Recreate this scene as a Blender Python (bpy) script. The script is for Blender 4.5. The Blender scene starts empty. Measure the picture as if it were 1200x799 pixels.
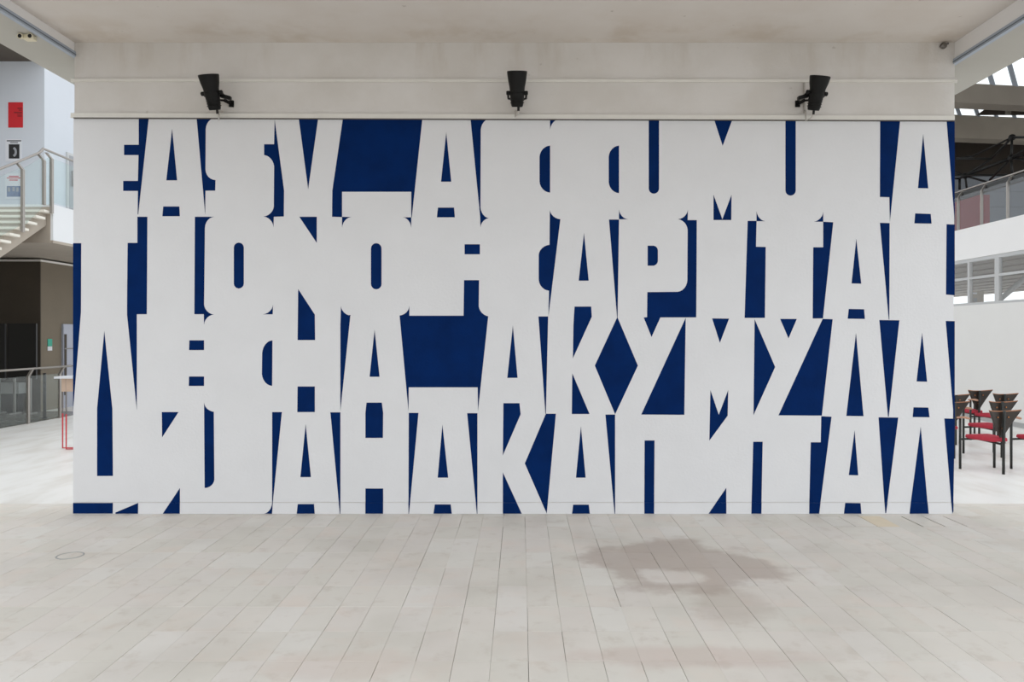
import bpy, bmesh, math, random
from mathutils import Vector, Matrix
random.seed(7)
SC = bpy.context.scene
COL = SC.collection
PI = math.pi

# ---------------------------------------------------------------- camera
F_PX = 880.0            # focal length in pixels of the 1200-wide frame
VX, VY = 610.0, 392.0   # vanishing point of the room's depth lines
EYE = 1.74
cam = bpy.data.cameras.new('camera')
cam.sensor_width = 36.0
cam.lens = F_PX / 1200.0 * 36.0
cam.shift_x = (600.0 - VX) / 1200.0
cam.shift_y = (VY - 399.5) / 1200.0
cam.clip_end = 400
co = bpy.data.objects.new('camera', cam)
COL.objects.link(co)
co.location = (0, 0, EYE)
co.rotation_euler = (PI / 2, 0, 0)
SC.camera = co

# ---------------------------------------------------------------- daylight and exposure
w = bpy.data.worlds.new('overcast_sky')
SC.world = w
w.use_nodes = True
bg = w.node_tree.nodes['Background']
bg.inputs['Color'].default_value = (0.95, 0.98, 1.0, 1)
bg.inputs['Strength'].default_value = 1.5
SC.view_settings.view_transform = 'Standard'
SC.view_settings.look = 'None'
SC.view_settings.exposure = 0.0
SC.view_settings.gamma = 1.0
SC.view_settings.use_curve_mapping = False


# ---------------------------------------------------------------- helpers
def P(px, py, Y):
    """the point at depth Y seen at a pixel of the photograph"""
    return Vector(((px - VX) / F_PX * Y, Y, EYE + (VY - py) / F_PX * Y))


def srgb(r, g, b):
    f = lambda c: (c / 255 / 12.92) if c / 255 <= .04045 else ((c / 255 + .055) / 1.055) ** 2.4
    return (f(r), f(g), f(b), 1)


def new_mat(name, color, rough=.6, metal=0.0, var=0.0, scale=6.0, bump=0.0, bscale=60.0, spec=.5):
    m = bpy.data.materials.new(name)
    m.use_nodes = True
    nt = m.node_tree
    b = nt.nodes['Principled BSDF']
    b.inputs['Base Color'].default_value = color
    b.inputs['Roughness'].default_value = rough
    b.inputs['Metallic'].default_value = metal
    b.inputs['Specular IOR Level'].default_value = spec
    if var or bump:
        tc = nt.nodes.new('ShaderNodeNewGeometry')
    if var:
        n = nt.nodes.new('ShaderNodeTexNoise')
        n.inputs['Scale'].default_value = scale
        n.inputs['Detail'].default_value = 5
        nt.links.new(tc.outputs['Position'], n.inputs['Vector'])
        r = nt.nodes.new('ShaderNodeMapRange')
        r.inputs['From Min'].default_value = .3
        r.inputs['From Max'].default_value = .7
        r.inputs['To Min'].default_value = 1 - var
        r.inputs['To Max'].default_value = 1 + var
        nt.links.new(n.outputs['Fac'], r.inputs['Value'])
        mx = nt.nodes.new('ShaderNodeVectorMath')
        mx.operation = 'SCALE'
        mx.inputs[0].default_value = color[:3]
        nt.links.new(r.outputs['Result'], mx.inputs['Scale'])
        nt.links.new(mx.outputs['Vector'], b.inputs['Base Color'])
    if bump:
        n2 = nt.nodes.new('ShaderNodeTexNoise')
        n2.inputs['Scale'].default_value = bscale
        n2.inputs['Detail'].default_value = 4
        nt.links.new(tc.outputs['Position'], n2.inputs['Vector'])
        bp = nt.nodes.new('ShaderNodeBump')
        bp.inputs['Strength'].default_value = bump
        bp.inputs['Distance'].default_value = .01
        nt.links.new(n2.outputs['Fac'], bp.inputs['Height'])
        nt.links.new(bp.outputs['Normal'], b.inputs['Normal'])
    return m


def glass_mat(name, tint, gloss=.08):
    m = bpy.data.materials.new(name)
    m.use_nodes = True
    nt = m.node_tree
    nt.nodes.remove(nt.nodes['Principled BSDF'])
    out = nt.nodes['Material Output']
    t = nt.nodes.new('ShaderNodeBsdfTransparent')
    t.inputs['Color'].default_value = tint
    g = nt.nodes.new('ShaderNodeBsdfGlossy')
    g.inputs['Roughness'].default_value = .03
    lw = nt.nodes.new('ShaderNodeLayerWeight')
    lw.inputs['Blend'].default_value = .5
    pw = nt.nodes.new('ShaderNodeMath')
    pw.operation = 'POWER'
    pw.inputs[1].default_value = 5
    nt.links.new(lw.outputs['Facing'], pw.inputs[0])
    ma = nt.nodes.new('ShaderNodeMath')
    ma.operation = 'MULTIPLY_ADD'
    ma.inputs[1].default_value = .8
    ma.inputs[2].default_value = gloss * .5
    nt.links.new(pw.outputs[0], ma.inputs[0])
    mx = nt.nodes.new('ShaderNodeMixShader')
    nt.links.new(ma.outputs[0], mx.inputs['Fac'])
    nt.links.new(t.outputs['BSDF'], mx.inputs[1])
    nt.links.new(g.outputs['BSDF'], mx.inputs[2])
    nt.links.new(mx.outputs['Shader'], out.inputs['Surface'])
    return m


class MB:
    """collects solids and links them as ONE mesh object"""
    def __init__(self):
        self.v = []
        self.f = []
        self.sm = []

    def add(self, vs, fs, smooth=False):
        o = len(self.v)
        self.v += [Vector(p) for p in vs]
        self.f += [tuple(i + o for i in f) for f in fs]
        self.sm += [smooth] * len(fs)
        return self

    def box(self, lo, hi):
        (a, b, c), (d, e, f) = lo, hi
        return self.hexa([(a, b, c), (d, b, c), (d, e, c), (a, e, c), (a, b, f), (d, b, f), (d, e, f), (a, e, f)])

    def hexa(self, p):
        return self.add(p, [(3, 2, 1, 0), (4, 5, 6, 7), (0, 1, 5, 4), (1, 2, 6, 5), (2, 3, 7, 6), (3, 0, 4, 7)])

    def obox(self, c, x, y, z):
        """box of half-extent vectors x, y, z about c"""
        c, x, y, z = map(Vector, (c, x, y, z))
        return self.hexa([c - x - y - z, c + x - y - z, c + x + y - z, c - x + y - z,
                          c - x - y + z, c + x - y + z, c + x + y + z, c - x + y + z])

    def prism(self, poly, d):
        """polygon (3-d points) pushed along d"""
        n = len(poly)
        poly = [Vector(p) for p in poly]
        d = Vector(d)
        fs = [tuple(range(n))[::-1], tuple(range(n, 2 * n))]
        fs += [(i, (i + 1) % n, n + (i + 1) % n, n + i) for i in range(n)]
        return self.add(poly + [p + d for p in poly], fs)

    def tube(self, pts, r, n=8, cap=True):
        pts = [Vector(p) for p in pts]
        o = []
        up = None
        for i, p in enumerate(pts):
            t = (pts[min(i + 1, len(pts) - 1)] - pts[max(i - 1, 0)]).normalized()
            if up is None:
                up = Vector((0, 0, 1)) if abs(t.z) < .9 else Vector((0, 1, 0))
            x = t.cross(up).normalized()
            y = x.cross(t).normalized()
            up = y
            o += [p + x * (r * math.cos(2 * PI * k / n)) + y * (r * math.sin(2 * PI * k / n)) for k in range(n)]
        fs = []
        for i in range(len(pts) - 1):
            for k in range(n):
                a, b = i * n + k, i * n + (k + 1) % n
                fs.append((a, b, b + n, a + n))
        self.add(o, fs, True)
        if cap:
            m = len(self.v) - len(o)
            self.f += [tuple(m + k for k in range(n))[::-1], tuple(m + (len(pts) - 1) * n + k for k in range(n))]
            self.sm += [False, False]
        return self

    def lathe(self, prof, M=Matrix(), n=24, caps=True):
        """(radius, height) profile turned about local z"""
        o = [M @ Vector((r * math.cos(2 * PI * k / n), r * math.sin(2 * PI * k / n), h)) for r, h in prof for k in range(n)]
        fs = []
        for i in range(len(prof) - 1):
            for k in range(n):
                a, b = i * n + k, i * n + (k + 1) % n
                fs.append((a, b, b + n, a + n))
        base = len(self.v)
        self.add(o, fs, True)
        if caps:
            self.f += [tuple(base + k for k in range(n))[::-1], tuple(base + (len(prof) - 1) * n + k for k in range(n))]
            self.sm += [False, False]
        return self

    def build(self, name, mat, parent=None, local=False, bevel=0.0, origin=None):
        off = Vector((0, 0, 0))
        if parent is not None and not local:
            off = ORG[parent]
        if parent is None and origin is not None:
            off = Vector(origin)
        me = bpy.data.meshes.new(name)
        me.from_pydata([v - off for v in self.v], [], self.f)
        me.polygons.foreach_set('use_smooth', self.sm)
        me.materials.append(mat)
        bm = bmesh.new()
        bm.from_mesh(me)
        bmesh.ops.recalc_face_normals(bm, faces=bm.faces[:])
        bm.to_mesh(me)
        bm.free()
        me.update()
        o = bpy.data.objects.new(name, me)
        COL.objects.link(o)
        if parent is not None:
            o.parent = parent
            ORG[o] = ORG[parent] if not local else Vector((0, 0, 0))
        else:
            o.location = off
            ORG[o] = off
        if bevel:
            md = o.modifiers.new('bevel', 'BEVEL')
            md.width = bevel
            md.segments = 2
            md.limit_method = 'ANGLE'
        return o


ORG = {}


def tag(o, label, cat, group=None, kind=None):
    o['label'] = label
    if cat:
        o['category'] = cat
    if group:
        o['group'] = group
    if kind:
        o['kind'] = kind
    return o


def thing(name, label, cat, loc, rz=0.0, group=None):
    o = bpy.data.objects.new(name, None)
    COL.objects.link(o)
    o.empty_display_size = .1
    o.location = loc
    o.rotation_euler = (0, 0, rz)
    ORG[o] = Vector(loc)
    return tag(o, label, cat, group)


def struct(name, mb, mat, label=None, parent=None):
    o = mb.build(name, mat, parent)
    o['kind'] = 'structure'
    if label:
        o['label'] = label
    return o


def copy_tree(o, parent=None):
    c = o.copy()
    COL.objects.link(c)
    if parent is not None:
        c.parent = parent
    for ch in list(o.children):
        copy_tree(ch, c)
    return c


# ---------------------------------------------------------------- materials
M = {}
M['mural_white'] = new_mat('mural_white_paint', srgb(225, 226, 229), .6, var=.018, scale=2.2, bump=.25, bscale=45)
M['blue'] = new_mat('dark_blue_paint', srgb(0, 36, 90), .6, var=.12, scale=5, bump=.2, bscale=45, spec=.06)
M['soffit'] = new_mat('soffit_paint', srgb(214, 204, 195), .8, var=.03, scale=1.2, bump=.15, bscale=30)
M['white'] = new_mat('white_wall_paint', srgb(226, 228, 231), .7, var=.012, scale=1.5)
M['cool_white'] = new_mat('cool_white_paint', srgb(203, 208, 216), .7, var=.012, scale=1.5)
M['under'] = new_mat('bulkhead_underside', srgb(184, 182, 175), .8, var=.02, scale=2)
M['parapet_white'] = new_mat('parapet_white', srgb(242, 241, 241), .7, var=.01, scale=1.5)
M['neutral_white'] = new_mat('neutral_white', srgb(228, 227, 225), .7, var=.01, scale=1.5)
M['trim'] = new_mat('trunking_white', srgb(226, 224, 218), .5, var=.03, scale=9)
M['lamp_black'] = new_mat('lamp_black', srgb(13, 13, 13), .5, var=.1, scale=40, spec=.25)
M['lens'] = glass_mat('lens_glass', (.85, .85, .85, 1))
M['cable'] = new_mat('cable_black', srgb(28, 27, 26), .6)
M['cable_white'] = new_mat('cable_white', srgb(205, 200, 194), .5)
M['grey_conduit'] = new_mat('grey_conduit', srgb(176, 172, 166), .5)
M['rail_shade_grey'] = new_mat('painted_rail_shade', srgb(98, 93, 88), .8)
M['steel'] = new_mat('brushed_steel', srgb(152, 147, 142), .38, .6, var=.04, scale=30)
M['alu_strip'] = new_mat('aluminium_strip', srgb(172, 182, 196), .45, .1)
M['alu_dark'] = new_mat('aluminium_dark_line', srgb(96, 104, 116), .5)
M['concrete'] = new_mat('taupe_concrete', srgb(174, 164, 152), .85, var=.05, scale=2, bump=.2, bscale=20)
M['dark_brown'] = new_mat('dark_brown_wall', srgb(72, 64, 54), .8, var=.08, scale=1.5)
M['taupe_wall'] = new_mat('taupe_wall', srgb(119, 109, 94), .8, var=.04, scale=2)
M['roof_brown'] = new_mat('dark_roof_boarding', srgb(84, 76, 68), .85, var=.1, scale=2)
M['black'] = new_mat('black_board', srgb(18, 19, 19), .45)
M['truss'] = new_mat('truss_black_paint', srgb(22, 22, 22), .5)
M['beam_concrete'] = new_mat('beam_concrete', srgb(158, 151, 141), .85, var=.08, scale=1.2, bump=.2, bscale=15)
M['glass'] = glass_mat('balustrade_glass', (.90, .945, .94, 1))
M['glass_dim'] = glass_mat('balcony_glass', (.84, .86, .88, 1))
M['window_glass'] = glass_mat('window_glass', (.95, .96, .96, 1))
M['frame_grey'] = new_mat('window_frame_grey', srgb(190, 191, 192), .5)
M['cladding'] = new_mat('grey_cladding', srgb(140, 146, 154), .6, var=.04, scale=2)
M['red_board'] = new_mat('red_board', srgb(150, 18, 30), .55, var=.03, scale=3)
M['slat'] = new_mat('ceiling_slat', srgb(150, 140, 130), .7, var=.12, scale=3)
M['poster_red'] = new_mat('poster_red', srgb(196, 26, 38), .5)
M['poster_white'] = new_mat('poster_white', srgb(214, 216, 222), .5)
M['ink_black'] = new_mat('ink_black', srgb(20, 20, 24), .5)
M['ink_dark_red'] = new_mat('ink_dark_red', srgb(120, 12, 20), .5)
M['ink_red'] = new_mat('ink_red', srgb(190, 60, 70), .5)
M['ink_grey'] = new_mat('ink_grey', srgb(150, 152, 158), .5)
M['ink_blue'] = new_mat('ink_blue_grey', srgb(96, 116, 150), .5, var=.15, scale=12)
M['grey_stone'] = new_mat('grey_polished_stone', srgb(132, 130, 126), .25, var=.05, scale=2)
M['cream'] = new_mat('cream_plastic', srgb(226, 218, 192), .5)
M['green'] = new_mat('sign_green', srgb(30, 160, 135), .5)
M['door'] = new_mat('blue_grey_door', srgb(168, 172, 186), .5, var=.03, scale=3)
M['red_metal'] = new_mat('red_metal', srgb(196, 48, 56), .45)
M['grey_metal'] = new_mat('grey_metal', srgb(128, 124, 122), .4, .5)
M['tan_wood'] = new_mat('tan_wood', srgb(190, 166, 148), .5, var=.06, scale=8)
M['ply_dark'] = new_mat('dark_stained_ply', srgb(46, 38, 33), .35, var=.12, scale=9)
M['ply_edge'] = new_mat('ply_edge', srgb(158, 106, 74), .5, var=.1, scale=20)
M['arm_wood'] = new_mat('armrest_wood', srgb(186, 142, 118), .5, var=.1, scale=14)
M['seat_red'] = new_mat('red_upholstery', srgb(176, 44, 62), .8, var=.06, scale=25, bump=.15, bscale=200)
M['chair_metal'] = new_mat('chair_black_metal', srgb(24, 28, 26), .4)
M['bolt'] = new_mat('brass_bolt', srgb(170, 112, 70), .4, .6)
M['fitting'] = new_mat('dull_metal_fitting', srgb(120, 116, 110), .5, .4)
M['skirt_grey'] = new_mat('grey_skirting', srgb(168, 168, 168), .5)
M['tread'] = new_mat('white_marble_tread', srgb(228, 224, 214), .4, var=.03, scale=5)
M['mortar'] = new_mat('grey_mortar', srgb(150, 145, 138), .9)


def nodes_of(name):
    m = bpy.data.materials.new(name)
    m.use_nodes = True
    return m, m.node_tree, m.node_tree.nodes['Principled BSDF']


def math_node(nt, op, a, b=None, c=None):
    n = nt.nodes.new('ShaderNodeMath')
    n.operation = op
    for i, x in enumerate((a, b, c)):
        if x is None:
            continue
        if isinstance(x, (int, float)):
            n.inputs[i].default_value = x
        else:
            nt.links.new(x, n.inputs[i])
    return n.outputs[0]


def mix_rgb(nt, fac, a, b, mode='MIX'):
    n = nt.nodes.new('ShaderNodeMix')
    n.data_type = 'RGBA'
    n.blend_type = mode
    for k, x in ((0, fac), (6, a), (7, b)):
        if isinstance(x, (int, float)):
            n.inputs[k].default_value = x
        elif isinstance(x, tuple):
            n.inputs[k].default_value = x
        else:
            nt.links.new(x, n.inputs[k])
    return n.outputs[2]


def noise(nt, vec, scale, detail=4, rough=.55):
    n = nt.nodes.new('ShaderNodeTexNoise')
    n.inputs['Scale'].default_value = scale
    n.inputs['Detail'].default_value = detail
    n.inputs['Roughness'].default_value = rough
    nt.links.new(vec, n.inputs['Vector'])
    return n.outputs['Fac']


def map_range(nt, v, a, b, c=0.0, d=1.0, smooth=True):
    n = nt.nodes.new('ShaderNodeMapRange')
    if smooth:
        n.interpolation_type = 'SMOOTHSTEP'
    n.inputs['From Min'].default_value = a
    n.inputs['From Max'].default_value = b
    n.inputs['To Min'].default_value = c
    n.inputs['To Max'].default_value = d
    nt.links.new(v, n.inputs['Value'])
    return n.outputs['Result']


TX0, TY0, TW, TD = .042, 4.003, .2, .4      # the tile grid


def tile_material():
    m, nt, b = nodes_of('marble_floor_tile')
    g = nt.nodes.new('ShaderNodeNewGeometry').outputs['Position']
    sp = nt.nodes.new('ShaderNodeSeparateXYZ')
    nt.links.new(g, sp.inputs[0])
    ix = math_node(nt, 'FLOOR', math_node(nt, 'DIVIDE', math_node(nt, 'SUBTRACT', sp.outputs[0], TX0), TW))
    iy = math_node(nt, 'FLOOR', math_node(nt, 'DIVIDE', math_node(nt, 'SUBTRACT', sp.outputs[1], TY0), TD))
    cb = nt.nodes.new('ShaderNodeCombineXYZ')
    nt.links.new(ix, cb.inputs[0])
    nt.links.new(iy, cb.inputs[1])
    wn = nt.nodes.new('ShaderNodeTexWhiteNoise')
    wn.noise_dimensions = '3D'
    nt.links.new(cb.outputs[0], wn.inputs['Vector'])
    rnd = wn.outputs['Value']
    ramp = nt.nodes.new('ShaderNodeValToRGB')
    e = ramp.color_ramp.elements
    e[0].position = 0
    e[0].color = srgb(212, 208, 200)
    e[1].position = 1
    e[1].color = srgb(219, 216, 210)
    for pos, c in ((.25, (215, 211, 204)), (.5, (218, 213, 206)), (.7, (215, 209, 203)), (.85, (220, 216, 211))):
        k = ramp.color_ramp.elements.new(pos)
        k.color = srgb(*c)
    nt.links.new(rnd, ramp.inputs['Fac'])
    col = ramp.outputs['Color']
    # marble veins, shifted from tile to tile
    sh = nt.nodes.new('ShaderNodeVectorMath')
    sh.operation = 'MULTIPLY_ADD'
    nt.links.new(wn.outputs['Color'], sh.inputs[0])
    sh.inputs[1].default_value = (9, 9, 9)
    nt.links.new(g, sh.inputs[2])
    v = noise(nt, sh.outputs[0], 7, 8, .62)
    col = mix_rgb(nt, map_range(nt, v, .52, .72, 0, .35), col, srgb(184, 172, 160))
    v2 = noise(nt, sh.outputs[0], 2.6, 5)
    col = mix_rgb(nt, map_range(nt, v2, .5, .75, 0, .45), col, srgb(220, 206, 196))
    # wear over many tiles
    v3 = noise(nt, g, .9, 4)
    col = mix_rgb(nt, map_range(nt, v3, .42, .7, 0, .30), col, srgb(176, 170, 160))

    # the brownish spill stain right of the middle and two fainter ones nearer the front
    def blob(cx, cy, rx, ry, amp, nscale, lo, hi):
        dx = math_node(nt, 'DIVIDE', math_node(nt, 'SUBTRACT', sp.outputs[0], cx), rx)
        dy = math_node(nt, 'DIVIDE', math_node(nt, 'SUBTRACT', sp.outputs[1], cy), ry)
        d = math_node(nt, 'SQRT', math_node(nt, 'ADD', math_node(nt, 'MULTIPLY', dx, dx), math_node(nt, 'MULTIPLY', dy, dy)))
        n = noise(nt, g, nscale, 4)
        d = math_node(nt, 'ADD', d, math_node(nt, 'MULTIPLY', math_node(nt, 'SUBTRACT', n, .5), amp))
        return map_range(nt, d, lo, hi, 1, 0)
    s1 = blob(1.22, 5.72, .84, .78, 1.3, 2.1, .66, .96)
    hole = blob(1.08, 5.40, .29, .18, 1.7, 3, .6, 1.1)
    s1 = math_node(nt, 'MULTIPLY', s1, math_node(nt, 'SUBTRACT', 1.0, math_node(nt, 'MULTIPLY', hole, .8)))
    s2 = blob(1.36, 4.85, .26, .45, 1.3, 2.4, .5, 1.1)
    s3 = blob(.95, 4.05, .75, .16, 1.4, 2.6, .5, 1.2)
    s4 = blob(-.9, 3.95, .5, .2, 1.4, 2.6, .5, 1.2)
    col = mix_rgb(nt, math_node(nt, 'MULTIPLY', s1, .55), col, srgb(158, 140, 130))
    col = mix_rgb(nt, math_node(nt, 'MULTIPLY', s2, .32), col, srgb(164, 146, 134))
    col = mix_rgb(nt, math_node(nt, 'MULTIPLY', s3, .38), col, srgb(190, 168, 160))
    col = mix_rgb(nt, math_node(nt, 'MULTIPLY', s4, .32), col, srgb(198, 178, 168))
    nt.links.new(col, b.inputs['Base Color'])
    b.inputs['Roughness'].default_value = .55
    b.inputs['Specular IOR Level'].default_value = .3
    return m


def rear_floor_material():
    m, nt, b = nodes_of('daylit_white_floor')
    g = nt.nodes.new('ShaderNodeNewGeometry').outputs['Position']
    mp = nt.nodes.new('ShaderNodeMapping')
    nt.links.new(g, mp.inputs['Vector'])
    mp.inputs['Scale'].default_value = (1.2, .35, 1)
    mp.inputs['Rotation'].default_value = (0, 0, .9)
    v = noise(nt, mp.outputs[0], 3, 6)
    col = mix_rgb(nt, map_range(nt, v, .4, .7), srgb(243, 242, 240), srgb(228, 225, 220))  # whiter than the front tiles: daylight brightness put into the colour
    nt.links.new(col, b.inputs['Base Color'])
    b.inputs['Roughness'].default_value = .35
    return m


def upper_wall_material():
    m, nt, b = nodes_of('aged_wall_paint')
    g = nt.nodes.new('ShaderNodeNewGeometry').outputs['Position']
    sp = nt.nodes.new('ShaderNodeSeparateXYZ')
    nt.links.new(g, sp.inputs[0])
    base = mix_rgb(nt, map_range(nt, noise(nt, g, 1.6, 5), .35, .7), srgb(220, 217, 214), srgb(211, 207, 202))
    # water staining along the soffit joint
    mp = nt.nodes.new('ShaderNodeMapping')
    nt.links.new(g, mp.inputs['Vector'])
    mp.inputs['Scale'].default_value = (2.2, 1, .35)
    st = map_range(nt, noise(nt, mp.outputs[0], 2.4, 6), .48, .72)
    st = math_node(nt, 'MULTIPLY', st, map_range(nt, sp.outputs[2], 4.1, 4.57, 0, .26))
    col = mix_rgb(nt, st, base, srgb(176, 160, 140))
    # small dirty marks
    sp2 = map_range(nt, noise(nt, g, 9, 3), .72, .78, 0, .35)
    col = mix_rgb(nt, sp2, col, srgb(150, 140, 128))
    nt.links.new(col, b.inputs['Base Color'])
    b.inputs['Roughness'].default_value = .75
    n2 = noise(nt, g, 40, 4)
    bp = nt.nodes.new('ShaderNodeBump')
    bp.inputs['Strength'].default_value = .25
    bp.inputs['Distance'].default_value = .01
    nt.links.new(n2, bp.inputs['Height'])
    nt.links.new(bp.outputs['Normal'], b.inputs['Normal'])
    return m


def soffit_material():
    m, nt, b = nodes_of('stained_soffit_paint')
    g = nt.nodes.new('ShaderNodeNewGeometry').outputs['Position']
    sp = nt.nodes.new('ShaderNodeSeparateXYZ')
    nt.links.new(g, sp.inputs[0])
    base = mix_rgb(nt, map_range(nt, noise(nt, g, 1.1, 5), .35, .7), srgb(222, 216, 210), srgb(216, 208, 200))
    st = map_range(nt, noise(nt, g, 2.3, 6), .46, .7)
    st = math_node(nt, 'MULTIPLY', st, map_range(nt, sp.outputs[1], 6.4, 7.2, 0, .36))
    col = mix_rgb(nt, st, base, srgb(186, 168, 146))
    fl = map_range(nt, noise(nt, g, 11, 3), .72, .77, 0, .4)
    col = mix_rgb(nt, fl, col, srgb(150, 138, 124))
    nt.links.new(col, b.inputs['Base Color'])
    b.inputs['Roughness'].default_value = .8
    return m


M['tile'] = tile_material()
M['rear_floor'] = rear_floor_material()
M['upper_wall'] = upper_wall_material()
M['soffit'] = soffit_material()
M['tan_tile'] = new_mat('tan_replacement_tile', srgb(214, 200, 176), .5, var=.04, scale=8)

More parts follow.
